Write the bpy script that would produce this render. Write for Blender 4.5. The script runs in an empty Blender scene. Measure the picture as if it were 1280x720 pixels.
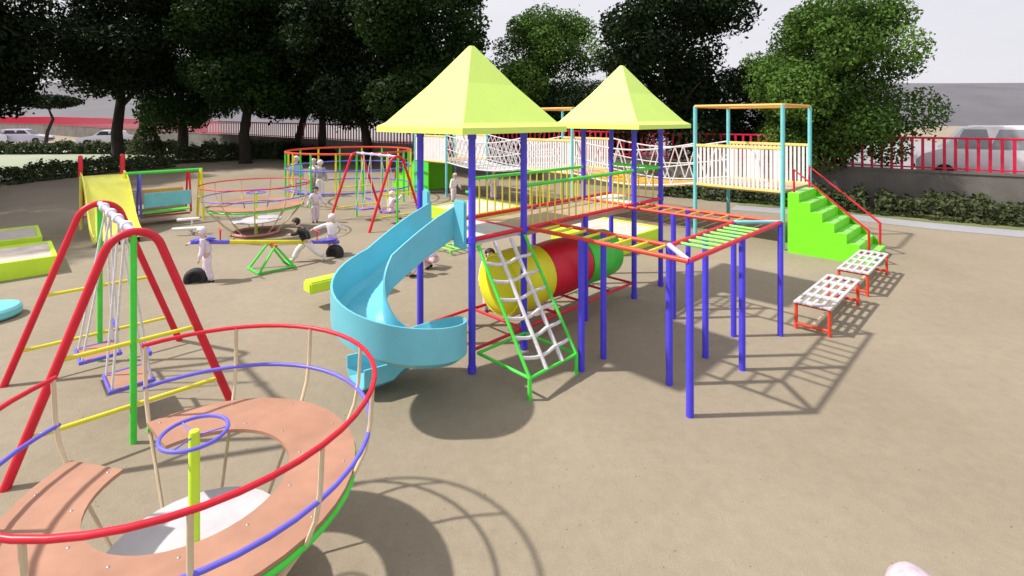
import bpy, bmesh, math, random
import numpy as np
from mathutils import Vector, Matrix

random.seed(7)
RNG = np.random.default_rng(11)
sc = bpy.context.scene
C = sc.collection
R = math.radians
PI = math.pi

# ------------------------------------------------------------------ camera, light, exposure
EYE = 3.6
cam = bpy.data.cameras.new('camera'); cam_o = bpy.data.objects.new('camera', cam); C.objects.link(cam_o)
cam.lens = 18.0; cam.sensor_width = 36.0; cam.shift_y = -212/1280
cam.clip_start = 0.05; cam.clip_end = 6000
cam_o.location = (0, 0, EYE); cam_o.rotation_euler = (R(90), 0, 0)
sc.camera = cam_o

SUN_DIR = Vector((1.57, 0.09, -1.88)).normalized()
sun = bpy.data.lights.new('sun', 'SUN'); sun_o = bpy.data.objects.new('sun', sun); C.objects.link(sun_o)
sun.energy = 4.1; sun.angle = R(1.6); sun.color = (1.0, 0.95, 0.87)
sun_o.location = (-20, 0, 30)
sun_o.rotation_euler = SUN_DIR.to_track_quat('-Z', 'Y').to_euler()

world = bpy.data.worlds.new('World'); sc.world = world; world.use_nodes = True
nt = world.node_tree; nt.nodes.clear()
sky = nt.nodes.new('ShaderNodeTexSky'); sky.sky_type = 'NISHITA'; sky.sun_disc = False
sky.sun_elevation = R(50); sky.sun_rotation = R(267); sky.dust_density = 4.0; sky.air_density = 1.0; sky.ozone_density = 1.0
tc = nt.nodes.new('ShaderNodeTexCoord')
mp = nt.nodes.new('ShaderNodeMapping'); mp.inputs['Scale'].default_value = (1, 1, 3.0)
nz = nt.nodes.new('ShaderNodeTexNoise'); nz.inputs['Scale'].default_value = 2.2; nz.inputs['Detail'].default_value = 5
rp = nt.nodes.new('ShaderNodeValToRGB')
rp.color_ramp.elements[0].position = 0.25; rp.color_ramp.elements[0].color = (0.80, 0.80, 0.80, 1)
rp.color_ramp.elements[1].position = 0.65; rp.color_ramp.elements[1].color = (0.95, 0.95, 0.95, 1)
mx = nt.nodes.new('ShaderNodeMix'); mx.data_type = 'RGBA'
mx.inputs[7].default_value = (6.9, 6.75, 7.2, 1)          # bright thin overcast veil
bg = nt.nodes.new('ShaderNodeBackground'); bg.inputs['Strength'].default_value = 0.102
wo = nt.nodes.new('ShaderNodeOutputWorld')
nt.links.new(tc.outputs['Generated'], mp.inputs['Vector']); nt.links.new(mp.outputs[0], nz.inputs['Vector'])
nt.links.new(nz.outputs['Fac'], rp.inputs['Fac']); nt.links.new(rp.outputs['Color'], mx.inputs['Factor'])
nt.links.new(sky.outputs[0], mx.inputs[6]); nt.links.new(mx.outputs[2], bg.inputs['Color'])
nt.links.new(bg.outputs[0], wo.inputs['Surface'])

vs = sc.view_settings
vs.view_transform = 'Standard'; vs.look = 'None'; vs.gamma = 1.0; vs.use_curve_mapping = False
vs.exposure = 0.35

# ------------------------------------------------------------------ materials
MATS = {}
def mat(name, col, rough=0.5, var=0.07, scale=3.0, bump=0.0, bscale=60.0, metal=0.0, spec=0.4, coat=0.0):
    if name in MATS: return MATS[name]
    m = bpy.data.materials.new(name); m.use_nodes = True
    t = m.node_tree; b = t.nodes['Principled BSDF']
    b.inputs['Roughness'].default_value = rough; b.inputs['Metallic'].default_value = metal
    b.inputs['Specular IOR Level'].default_value = spec; b.inputs['Coat Weight'].default_value = coat
    tcn = t.nodes.new('ShaderNodeTexCoord')
    n = t.nodes.new('ShaderNodeTexNoise'); n.inputs['Scale'].default_value = scale; n.inputs['Detail'].default_value = 6
    n.inputs['Roughness'].default_value = 0.65
    t.links.new(tcn.outputs['Object'], n.inputs['Vector'])
    r = t.nodes.new('ShaderNodeValToRGB')
    r.color_ramp.elements[0].position = 0.3; r.color_ramp.elements[1].position = 0.72
    lo = [c*(1-2.0*var) for c in col]; hi = [min(1.0, c*(1+var)) for c in col]
    r.color_ramp.elements[0].color = (*lo, 1); r.color_ramp.elements[1].color = (*hi, 1)
    t.links.new(n.outputs['Fac'], r.inputs['Fac'])
    w = t.nodes.new('ShaderNodeTexNoise'); w.inputs['Scale'].default_value = 11.0; w.inputs['Detail'].default_value = 9; w.inputs['Roughness'].default_value = 0.75
    t.links.new(tcn.outputs['Object'], w.inputs['Vector'])
    wr = t.nodes.new('ShaderNodeMapRange'); wr.inputs['From Min'].default_value = 0.56; wr.inputs['From Max'].default_value = 0.72; wr.inputs['To Max'].default_value = 0.30
    t.links.new(w.outputs['Fac'], wr.inputs['Value'])
    wm = t.nodes.new('ShaderNodeMix'); wm.data_type = 'RGBA'
    wm.inputs[7].default_value = (*[0.5*c+0.10 for c in col], 1)
    t.links.new(wr.outputs[0], wm.inputs['Factor']); t.links.new(r.outputs['Color'], wm.inputs[6]); t.links.new(wm.outputs[2], b.inputs['Base Color'])
    rr = t.nodes.new('ShaderNodeMapRange'); rr.inputs['To Min'].default_value = max(0.05, rough-0.1); rr.inputs['To Max'].default_value = min(1, rough+0.12)
    t.links.new(n.outputs['Fac'], rr.inputs['Value']); t.links.new(rr.outputs[0], b.inputs['Roughness'])
    if bump > 0:
        n2 = t.nodes.new('ShaderNodeTexNoise'); n2.inputs['Scale'].default_value = bscale; n2.inputs['Detail'].default_value = 4
        t.links.new(tcn.outputs['Object'], n2.inputs['Vector'])
        bp = t.nodes.new('ShaderNodeBump'); bp.inputs['Strength'].default_value = bump; bp.inputs['Distance'].default_value = 0.02
        t.links.new(n2.outputs['Fac'], bp.inputs['Height']); t.links.new(bp.outputs[0], b.inputs['Normal'])
    MATS[name] = m
    return m

M = dict(
    red=mat('red_paint', (0.72, 0.015, 0.04), 0.38, 0.10),
    orange_red=mat('orange_red_paint', (0.78, 0.07, 0.03), 0.4, 0.10),
    blue=mat('blue_paint', (0.085, 0.065, 0.80), 0.38, 0.10),
    violet=mat('violet_paint', (0.16, 0.14, 0.76), 0.4, 0.10),
    green=mat('green_paint', (0.08, 0.74, 0.07), 0.4, 0.10),
    pale_green=mat('pale_green_paint', (0.30, 0.78, 0.16), 0.4, 0.10),
    lime=mat('lime_plastic', (0.62, 0.90, 0.05), 0.5, 0.04),
    roof=mat('roof_lime_plastic', (0.70, 0.96, 0.19), 0.5, 0.03, 0.8),
    lime_green=mat('lime_green_plastic', (0.20, 0.80, 0.02), 0.45, 0.05),
    yellow=mat('yellow_paint', (0.80, 0.72, 0.04), 0.4, 0.08),
    yellow_plastic=mat('yellow_plastic', (0.88, 0.86, 0.02), 0.4, 0.04),
    pale_yellow=mat('pale_yellow_plastic', (0.82, 0.82, 0.12), 0.45, 0.05),
    orange=mat('orange_paint', (0.80, 0.42, 0.09), 0.45, 0.08),
    cyan=mat('cyan_plastic', (0.17, 0.57, 0.70), 0.35, 0.05, 2.0),
    turquoise=mat('turquoise_paint', (0.20, 0.62, 0.68), 0.4, 0.08),
    white=mat('white_paint', (0.78, 0.76, 0.78), 0.5, 0.05),
    picket=mat('white_picket_paint', (0.80, 0.76, 0.78), 0.55, 0.05),
    lavender=mat('lavender_paint', (0.50, 0.50, 0.80), 0.45, 0.07),
    rope=mat('white_rope', (0.74, 0.72, 0.74), 0.8, 0.10, 20),
    beige=mat('beige_paint', (0.70, 0.58, 0.40), 0.5, 0.10),
    salmon=mat('salmon_plywood', (0.43, 0.225, 0.15), 0.65, 0.10, 2.5),
    tan=mat('tan_boards', (0.50, 0.36, 0.26), 0.6, 0.10, 2.0),
    deck=mat('pale_deck', (0.66, 0.66, 0.68), 0.55, 0.05),
    pink=mat('pink_plastic', (0.70, 0.30, 0.30), 0.5, 0.06),
    rubber=mat('black_rubber', (0.03, 0.032, 0.036), 0.75, 0.25, 12),
    dark=mat('dark_cloth', (0.025, 0.025, 0.03), 0.8, 0.25, 12),
    sandfill=mat('sandbox_sand', (0.60, 0.53, 0.46), 0.95, 0.08, 6, 0.5, 50),
    fence=mat('red_fence_iron', (0.60, 0.010, 0.055), 0.5, 0.12),
    wall=mat('grey_wall_render', (0.165, 0.153, 0.138), 0.9, 0.20, 0.6, 0.4, 18),
    bark=mat('dark_bark', (0.035, 0.028, 0.023), 0.95, 0.3, 4, 0.8, 14),
    carpaint=mat('white_car_paint', (0.78, 0.77, 0.80), 0.25, 0.02, 1, coat=0.6),
    carlav=mat('pale_violet_car_paint', (0.56, 0.52, 0.64), 0.25, 0.02, 1, coat=0.6),
    glass=mat('dark_glass', (0.03, 0.035, 0.045), 0.08, 0.1, 2),
    paleglass=mat('pale_glass', (0.30, 0.33, 0.36), 0.08, 0.1, 2),
    tyre=mat('tyre_black', (0.025, 0.025, 0.027), 0.8, 0.2, 10),
    rim=mat('alloy_grey', (0.45, 0.45, 0.47), 0.35, 0.1, 5, metal=0.6),
    lamp=mat('lamp_glass', (0.75, 0.78, 0.82), 0.1, 0.05, 5),
    tail=mat('tail_lamp_red', (0.55, 0.02, 0.02), 0.2, 0.05, 5),
    skin=mat('skin', (0.66, 0.47, 0.40), 0.55, 0.05, 8),
    hair=mat('dark_hair', (0.018, 0.014, 0.013), 0.6, 0.3, 30),
    palehair=mat('pale_hood', (0.78, 0.70, 0.74), 0.75, 0.06, 10),
    c_lav=mat('lavender_cloth', (0.80, 0.68, 0.82), 0.85, 0.08, 10),
    c_white=mat('white_cloth', (0.82, 0.79, 0.81), 0.85, 0.06, 10),
    c_pink=mat('pink_cloth', (0.80, 0.60, 0.68), 0.85, 0.08, 10),
    c_blue=mat('light_blue_cloth', (0.30, 0.52, 0.82), 0.85, 0.08, 10),
    c_grey=mat('grey_cloth', (0.36, 0.37, 0.38), 0.85, 0.10, 10),
    c_black=mat('black_cloth', (0.02, 0.02, 0.025), 0.85, 0.2, 10),
    hat=mat('faded_pink_hat_cloth', (0.58, 0.47, 0.52), 0.9, 0.22, 9, 0.3, 60),
    plate=mat('pale_grey_plate', (0.58, 0.57, 0.61), 0.5, 0.07),
    rail_pale=mat('pale_yellow_rail', (0.84, 0.70, 0.24), 0.5, 0.06),
    bench=mat('pale_grey_paint', (0.58, 0.57, 0.59), 0.55, 0.08),
    eye=mat('eye_dark', (0.01, 0.01, 0.01), 0.2, 0.0),
)

def ground_mat(name, cols, s1=0.25, s2=6.0, s3=90.0, bump=0.35, streak=None):
    m = bpy.data.materials.new(name); m.use_nodes = True
    t = m.node_tree; b = t.nodes['Principled BSDF']; b.inputs['Roughness'].default_value = 0.78
    b.inputs['Specular IOR Level'].default_value = 0.5
    tcn = t.nodes.new('ShaderNodeTexCoord')
    def noise(s, d=6, ro=0.6):
        n = t.nodes.new('ShaderNodeTexNoise'); n.inputs['Scale'].default_value = s; n.inputs['Detail'].default_value = d
        n.inputs['Roughness'].default_value = ro; t.links.new(tcn.outputs['Object'], n.inputs['Vector']); return n
    a, c, g = noise(s1, 5), noise(s2, 8, 0.7), noise(s3, 3)
    r1 = t.nodes.new('ShaderNodeValToRGB'); r1.color_ramp.elements[0].position = 0.32; r1.color_ramp.elements[1].position = 0.68
    r1.color_ramp.elements[0].color = (*cols[0], 1); r1.color_ramp.elements[1].color = (*cols[1], 1)
    t.links.new(a.outputs['Fac'], r1.inputs['Fac'])
    r2 = t.nodes.new('ShaderNodeValToRGB'); r2.color_ramp.elements[0].position = 0.3; r2.color_ramp.elements[1].position = 0.7
    r2.color_ramp.elements[0].color = (0.90, 0.895, 0.885, 1); r2.color_ramp.elements[1].color = (1.05, 1.05, 1.05, 1)
    t.links.new(c.outputs['Fac'], r2.inputs['Fac'])
    m1 = t.nodes.new('ShaderNodeMix'); m1.data_type = 'RGBA'; m1.blend_type = 'MULTIPLY'; m1.inputs['Factor'].default_value = 1
    t.links.new(r1.outputs['Color'], m1.inputs[6]); t.links.new(r2.outputs['Color'], m1.inputs[7])
    r3 = t.nodes.new('ShaderNodeValToRGB'); r3.color_ramp.elements[0].position = 0.25; r3.color_ramp.elements[1].position = 0.75
    r3.color_ramp.elements[0].color = (0.80, 0.79, 0.78, 1); r3.color_ramp.elements[1].color = (1.14, 1.14, 1.14, 1)
    t.links.new(g.outputs['Fac'], r3.inputs['Fac'])
    m2 = t.nodes.new('ShaderNodeMix'); m2.data_type = 'RGBA'; m2.blend_type = 'MULTIPLY'; m2.inputs['Factor'].default_value = 1
    t.links.new(m1.outputs[2], m2.inputs[6]); t.links.new(r3.outputs['Color'], m2.inputs[7])
    t.links.new(m2.outputs[2], b.inputs['Base Color'])
    bp = t.nodes.new('ShaderNodeBump'); bp.inputs['Strength'].default_value = bump; bp.inputs['Distance'].default_value = 0.03
    ad = t.nodes.new('ShaderNodeMath'); ad.operation = 'MULTIPLY_ADD'; ad.inputs[1].default_value = 2.0
    t.links.new(c.outputs['Fac'], ad.inputs[0]); t.links.new(g.outputs['Fac'], ad.inputs[2])
    t.links.new(ad.outputs[0], bp.inputs['Height']); t.links.new(bp.outputs[0], b.inputs['Normal'])
    return m
M['sand'] = ground_mat('sandy_earth', [(0.275, 0.230, 0.162), (0.342, 0.288, 0.213)])
M['grass'] = ground_mat('pale_lawn', [(0.33, 0.38, 0.26), (0.40, 0.44, 0.32)], 0.2, 8, 60, 0.6)
M['dry_grass'] = ground_mat('dry_grass', [(0.17, 0.20, 0.07), (0.25, 0.27, 0.11)], 0.8, 8, 60, 0.6)
M['path'] = ground_mat('grey_paving', [(0.33, 0.33, 0.36), (0.38, 0.38, 0.41)], 0.4, 7, 50, 0.2)
M['road'] = ground_mat('pale_road', [(0.50, 0.50, 0.47), (0.58, 0.57, 0.55)], 0.1, 4, 40, 0.2)
M['street'] = ground_mat('grey_street', [(0.26, 0.26, 0.27), (0.33, 0.33, 0.34)], 0.1, 3, 40, 0.2)
M['hill'] = ground_mat('grey_hill', [(0.125, 0.122, 0.14), (0.14, 0.137, 0.155)], 0.012, 0.02, 0.05, 0.0)

def leaf_mat(name, lo, hi, trans=0.25, s=0.5):
    m = bpy.data.materials.new(name); m.use_nodes = True
    t = m.node_tree; b = t.nodes['Principled BSDF']; b.inputs['Roughness'].default_value = 0.6
    b.inputs['Specular IOR Level'].default_value = 0.12
    at = t.nodes.new('ShaderNodeAttribute'); at.attribute_name = 'leaf_tone'
    r = t.nodes.new('ShaderNodeValToRGB'); r.color_ramp.elements[0].color = (*lo, 1); r.color_ramp.elements[1].color = (*hi, 1)
    t.links.new(at.outputs['Fac'], r.inputs['Fac']); t.links.new(r.outputs['Color'], b.inputs['Base Color'])
    tr = t.nodes.new('ShaderNodeBsdfTranslucent'); t.links.new(r.outputs['Color'], tr.inputs['Color'])
    ms = t.nodes.new('ShaderNodeMixShader'); ms.inputs[0].default_value = trans
    out = t.nodes['Material Output']
    t.links.new(b.outputs[0], ms.inputs[1]); t.links.new(tr.outputs[0], ms.inputs[2]); t.links.new(ms.outputs[0], out.inputs['Surface'])
    return m
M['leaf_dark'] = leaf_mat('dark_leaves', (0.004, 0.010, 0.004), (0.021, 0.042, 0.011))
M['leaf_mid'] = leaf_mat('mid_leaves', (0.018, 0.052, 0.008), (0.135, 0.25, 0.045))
M['leaf_hedge'] = leaf_mat('hedge_leaves', (0.030, 0.048, 0.020), (0.10, 0.13, 0.055))
M['leaf_grey'] = leaf_mat('grey_green_leaves', (0.035, 0.050, 0.020), (0.11, 0.13, 0.058))
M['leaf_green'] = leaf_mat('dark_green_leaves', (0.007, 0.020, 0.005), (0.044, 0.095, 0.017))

# ------------------------------------------------------------------ object helpers
def tag(o, label=None, cat=None, group=None, kind=None):
    if label: o['label'] = label
    if cat: o['category'] = cat
    if group: o['group'] = group
    if kind: o['kind'] = kind
    return o
def empty(name, loc, rz=0.0, scale=1.0):
    o = bpy.data.objects.new(name, None); C.objects.link(o); o.empty_display_size = 0.2
    o.location = loc; o.rotation_euler = (0, 0, rz)
    o.scale = (scale,)*3 if not hasattr(scale, '__len__') else scale
    return o
def thing(name, label, cat, loc, rz=0.0, group=None, scale=1.0):
    return tag(empty(name, loc, rz, scale), label, cat, group)
def obj(name, bm, m, parent=None, smooth=True, loc=None):
    me = bpy.data.meshes.new(name)
    bmesh.ops.recalc_face_normals(bm, faces=bm.faces)
    bm.to_mesh(me); bm.free()
    me.materials.append(m)
    if smooth:
        for p in me.polygons: p.use_smooth = True
        try: me.set_sharp_from_angle(angle=R(38))
        except Exception: pass
    o = bpy.data.objects.new(name, me); C.objects.link(o)
    if parent: o.parent = parent
    if loc: o.location = loc
    return o
def copy_tree(o, parent=None):
    c = o.copy(); C.objects.link(c)
    if parent: c.parent = parent
    for ch in list(o.children): copy_tree(ch, c)
    return c
def rep(o, loc, rz=None):
    c = o.copy(); C.objects.link(c); c.location = loc
    if rz is not None: c.rotation_euler = (0, 0, rz)
    return c

def tube(bm, pts, r, n=10, closed=False, cap=True):
    P = [Vector(p) for p in pts]
    N = len(P); rs = r if hasattr(r, '__len__') else [r]*N
    tans = []
    for i in range(N):
        if closed: a = P[(i-1) % N]; b = P[(i+1) % N]; tt = (P[i]-a).normalized()+(b-P[i]).normalized()
        elif i == 0: tt = P[1]-P[0]
        elif i == N-1: tt = P[-1]-P[-2]
        else: tt = (P[i]-P[i-1]).normalized()+(P[i+1]-P[i]).normalized()
        tans.append(tt.normalized())
    up = Vector((0, 0, 1)) if abs(tans[0].z) < 0.9 else Vector((1, 0, 0))
    nrm = (up - tans[0]*up.dot(tans[0])).normalized()
    rings = []
    for i in range(N):
        nrm = nrm - tans[i]*nrm.dot(tans[i])
        nrm.normalize()
        bi = tans[i].cross(nrm)
        k = 1.0
        if 0 < i < N-1 or closed:
            d = (P[(i+1) % N]-P[i]).normalized()
            k = 1/max(0.5, abs(d.dot(tans[i])))
        rings.append([bm.verts.new(P[i]+(nrm*math.cos(2*PI*j/n)+bi*math.sin(2*PI*j/n))*rs[i]*(k if k < 1.3 else 1.3)) for j in range(n)])
    for i in range(N if closed else N-1):
        A_, B_ = rings[i], rings[(i+1) % N]
        for j in range(n):
            bm.faces.new((A_[j], A_[(j+1) % n], B_[(j+1) % n], B_[j]))
    if cap and not closed:
        bm.faces.new(rings[0][::-1]); bm.faces.new(rings[-1])
    return bm
def T(pts, r, n=10, closed=False): return tube(bmesh.new(), pts, r, n, closed)
def box(bm, lo, hi, bev=0.0, mtx=None):
    g = bmesh.ops.create_cube(bm, size=1.0)
    vsn = g['verts']
    for v in vsn:
        v.co = Vector(((lo[0]+hi[0])/2+v.co.x*(hi[0]-lo[0]), (lo[1]+hi[1])/2+v.co.y*(hi[1]-lo[1]), (lo[2]+hi[2])/2+v.co.z*(hi[2]-lo[2])))
    if bev > 0:
        es = list({e for v in vsn for e in v.link_edges})
        rb = bmesh.ops.bevel(bm, geom=es, offset=bev, segments=2, affect='EDGES')
        vsn = rb['verts']
    if mtx is not None:
        bmesh.ops.transform(bm, matrix=mtx, verts=list({v for v in vsn}))
    return bm
def B(lo, hi, bev=0.0): return box(bmesh.new(), lo, hi, bev)
def circle(r, h, n=48, a0=0.0, a1=2*PI, c=(0, 0), wob=0):
    full = abs(a1-a0-2*PI) < 1e-6
    k = n if full else n+1
    return [(c[0]+r*math.cos(a0+(a1-a0)*i/n), c[1]+r*math.sin(a0+(a1-a0)*i/n), h) for i in range(k)]
def sweep(bm, path, lats, prof, ups=None):
    """closed profile polygon (u along lateral, v up) swept along path"""
    rings = []
    for i, p in enumerate(path):
        p = Vector(p); l = Vector(lats[i]); u = Vector((0, 0, 1)) if ups is None else Vector(ups[i])
        pr = prof[i] if isinstance(prof[0], list) else prof
        rings.append([bm.verts.new(p+l*a+u*b) for a, b in pr])
    n = len(rings[0])
    for i in range(len(rings)-1):
        for j in range(n):
            bm.faces.new((rings[i][j], rings[i][(j+1) % n], rings[i+1][(j+1) % n], rings[i+1][j]))
    bm.faces.new(rings[0]); bm.faces.new(rings[-1][::-1])
    return bm
def lathe(bm, prof, n=24, c=(0, 0, 0), axis='Z'):
    rings = []
    for r, h in prof:
        ring = []
        for j in range(n):
            a = 2*PI*j/n
            q = (r*math.cos(a), r*math.sin(a), h)
            if axis == 'Y': q = (q[0], q[2], q[1])
            if axis == 'X': q = (q[2], q[0], q[1])
            ring.append(bm.verts.new(Vector(c)+Vector(q)))
        rings.append(ring)
    for i in range(len(rings)-1):
        for j in range(n):
            bm.faces.new((rings[i][j], rings[i][(j+1) % n], rings[i+1][(j+1) % n], rings[i+1][j]))
    if prof[0][0] > 1e-5: bm.faces.new(rings[0][::-1])
    if prof[-1][0] > 1e-5: bm.faces.new(rings[-1])
    return bm

def gz(x, y): return min(1.0, 0.018*max(0.0, y-26.0))

# ------------------------------------------------------------------ the setting
def sheet(name, m, xs, ys, zf, kind='structure', inside=None):
    bm = bmesh.new(); g = {}
    for j, y in enumerate(ys):
        for i, x in enumerate(xs):
            g[i, j] = bm.verts.new((x, y, zf(x, y)))
    for j in range(len(ys)-1):
        for i in range(len(xs)-1):
            bm.faces.new((g[i, j], g[i+1, j], g[i+1, j+1], g[i, j+1]))
    return tag(obj(name, bm, m), kind=kind)
ysg = [-600, -100, -20, 0, 6, 12, 18, 24, 26] + list(range(28, 84, 2)) + [90, 110, 150, 300, 800, 3000]
xsg = [-3000, -800, -300, -120, -80, -60, -40, -30, -20, -10, 0, 10, 20, 30, 40, 60, 80, 120, 300, 800, 3000]
sheet('ground', M['sand'], xsg, ysg, gz)

W0 = Vector((18.1, 18.1)); WD = Vector((-27.4, 19.0)).normalized(); WN = Vector((WD.y*-1, WD.x)).normalized()
if WN.y > 0: WN = -WN
def wp(s, off, h=0.0):
    p = W0 + WD*s + WN*off
    return Vector((p.x, p.y, gz(p.x, p.y)+h))
def strip(name, m, s0, s1, o0, o1, h, step=2.0, kind='structure'):
    bm = bmesh.new(); prev = None
    n = max(1, int((s1-s0)/step))
    for i in range(n+1):
        s = s0+(s1-s0)*i/n
        w = 0.12*math.sin(s*0.9)+0.08*math.sin(s*2.3+1)
        row = [bm.verts.new(wp(s, o0+(o1-o0)*k/4+(w if k in (0, 4) else 0), h)) for k in range(5)]
        if prev:
            for k in range(4): bm.faces.new((prev[k], prev[k+1], row[k+1], row[k]))
        prev = row
    return tag(obj(name, bm, m), kind=kind)
strip('path', M['path'], -30, 9, 2.3, 3.6, 0.008)
strip('grass_verge', M['dry_grass'], -30, 9, 0.2, 2.3, 0.016)

def patch(name, m, poly, h, n=10):
    """quad patch (4 xy corners) following the terrain"""
    bm = bmesh.new(); g = {}
    for i in range(n+1):
        for j in range(n+1):
            u, v = i/n, j/n
            p = (1-u)*(1-v)*Vector(poly[0])+u*(1-v)*Vector(poly[1])+u*v*Vector(poly[2])+(1-u)*v*Vector(poly[3])
            g[i, j] = bm.verts.new((p.x, p.y, gz(p.x, p.y)+h))
    for i in range(n):
        for j in range(n): bm.faces.new((g[i, j], g[i+1, j], g[i+1, j+1], g[i, j+1]))
    return tag(obj(name, bm, m), kind='structure')
patch('lawn', M['grass'], [(-70, 24), (-27.5, 28), (-27, 46), (-80, 46)], 0.02, 14)
patch('road', M['road'], [(-120, 49), (-22, 47), (-32, 52.5), (-120, 76)], 0.03, 16)

# street on the far side of the wall, on retained ground
bm = bmesh.new(); prev = None
for i in range(0, 52):
    s = -30+i*4.0
    p0 = wp(s, -0.14, 1.12); p1 = wp(s, -45, 0); p1.z = 1.12+gz(p0.x, p0.y)
    row = [bm.verts.new(p0), bm.verts.new(p1)]
    if prev: bm.faces.new((prev[0], prev[1], row[1], row[0]))
    prev = row
tag(obj('street', bm, M['street']), kind='structure')

# far low grey ridge
bm = bmesh.new(); prev = None
for i in range(0, 161):
    x = -640+8*i
    row = []
    for k, (d, h) in enumerate([(170, -1), (190, 6.5), (212, 13.0), (235, 18.6), (250, 21.2), (290, 14), (360, -2)]):
        hh = h + (0.10*math.sin(x*.021+1)+0.07*math.sin(x*.053))*(k in (2, 3, 4))
        row.append(bm.verts.new((x, d+4*math.sin(x*.017+k), hh)))
    if prev:
        for k in range(6): bm.faces.new((prev[k], prev[k+1], row[k+1], row[k]))
    prev = row
tag(obj('hills', bm, M['hill']), kind='structure')

# boundary wall and iron fence
WALL_T = 1.62
bm = bmesh.new(); prev = None
for i in range(0, 106):
    s = -34+i*2.0
    q = [wp(s, 0.13, -0.2), wp(s, 0.13, WALL_T-0.08), wp(s, 0.17, WALL_T-0.08), wp(s, 0.17, WALL_T), wp(s, -0.17, WALL_T), wp(s, -0.17, WALL_T-0.08), wp(s, -0.13, WALL_T-0.08), wp(s, -0.13, -0.2)]
    row = [bm.verts.new(v) for v in q]
    if prev:
        for k in range(7): bm.faces.new((prev[k], prev[k+1], row[k+1], row[k]))
    else: bm.faces.new(row)
    prev = row
bm.faces.new(prev[::-1])
tag(obj('boundary_wall', bm, M['wall'], smooth=False), 'long low grey rendered wall under the red fence at the back of the playground', 'wall')
fence = thing('iron_fence', 'red iron bar fence standing on top of the long grey wall', 'fence', (0, 0, 0))
s = -34.0
while s < 170:
    bm = bmesh.new(); L = 5.76
    for k in range(18):
        p = wp(s+k*0.32, 0, WALL_T); q = p+Vector((0, 0, 1.27))
        d = Vector((WD.x, WD.y, 0)); nn = Vector((WN.x, WN.y, 0)); r_ = 0.046
        vv = []
        for z_ in (p, q):
            vv.append([bm.verts.new(z_+d*a*r_+nn*b_*0.025) for a, b_ in ((-1, -1), (1, -1), (1, 1), (-1, 1))])
        for j in range(4): bm.faces.new((vv[0][j], vv[0][(j+1) % 4], vv[1][(j+1) % 4], vv[1][j]))
        bm.faces.new(vv[1])
    for hh in (0.10, 1.235):
        tube(bm, [wp(s, 0.0, WALL_T+hh), wp(s+L, 0.0, WALL_T+hh)], 0.03 if hh < 1 else 0.04, 6)
    obj('fence_panel', bm, M['fence'], fence, smooth=False)
    s += L

# ------------------------------------------------------------------ vegetation
def leaf_mesh(name, pts, nrms, size, m, tone):
    n = len(pts)
    rnd = RNG.normal(size=(n, 3)); d = nrms*0.9+rnd*0.75
    d /= np.linalg.norm(d, axis=1, keepdims=True)
    ref = RNG.normal(size=(n, 3)); u = np.cross(d, ref); u /= np.linalg.norm(u, axis=1, keepdims=True)
    v = np.cross(d, u)
    s1 = (size*RNG.uniform(0.6, 1.35, n))[:, None]; s2 = s1*0.55
    V = np.stack([pts+u*s1, pts+v*s2+d*s1*0.12, pts-u*s1, pts-v*s2+d*s1*0.12], 1).reshape(-1, 3)
    me = bpy.data.meshes.new(name)
    me.vertices.add(4*n); me.vertices.foreach_set('co', V.ravel())
    me.loops.add(4*n); me.loops.foreach_set('vertex_index', np.arange(4*n, dtype=np.int32))
    me.polygons.add(n); me.polygons.foreach_set('loop_start', np.arange(0, 4*n, 4, dtype=np.int32))
    me.polygons.foreach_set('loop_total', np.full(n, 4, dtype=np.int32))
    me.update(); me.validate()
    at = me.attributes.new('leaf_tone', 'FLOAT', 'FACE'); at.data.foreach_set('value', tone.astype(np.float32))
    me.materials.append(m)
    return me
def crown_mesh(name, m, n_leaves, lobes, rx, rz_, size, hollow=0.45):
    """crown centred on origin, half width rx, half height rz_, made of leafy lobes with gaps between"""
    Ls = []
    for i in range(lobes):
        th = RNG.uniform(0, 2*PI); ph = RNG.uniform(-1.0, 1.0)
        rr = RNG.uniform(0.48, 0.88)
        w = math.sqrt(max(0.05, 1-ph*ph*0.8))
        Ls.append((rr*w*math.cos(th)*rx, rr*w*math.sin(th)*rx, ph*0.76*rz_, RNG.uniform(0.20, 0.40)*rx, RNG.uniform(0, 1)))
    for q in (-.45, 0.0, .45): Ls.append((0, 0, q*rz_, 0.58*rx, 0.3))  # core lobes kept darker: shade inside the crown put into the leaf tone
    wts = np.array([l[3]**2 for l in Ls]); wts /= wts.sum()
    idx = RNG.choice(len(Ls), n_leaves, p=wts)
    Lm = np.array(Ls)
    d = RNG.normal(size=(n_leaves, 3)); d /= np.linalg.norm(d, axis=1, keepdims=True)
    rad = RNG.uniform(hollow**3, 1, n_leaves)**(1/3)
    rad *= 1+0.12*RNG.normal(size=n_leaves)*(RNG.random(n_leaves) < 0.3)
    pts = Lm[idx, :3]+d*(Lm[idx, 3]*rad)[:, None]*np.array([1, 1, 0.8])
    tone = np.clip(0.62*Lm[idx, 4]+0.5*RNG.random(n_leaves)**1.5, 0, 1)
    return leaf_mesh(name, pts, d, size, m, tone)
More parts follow.
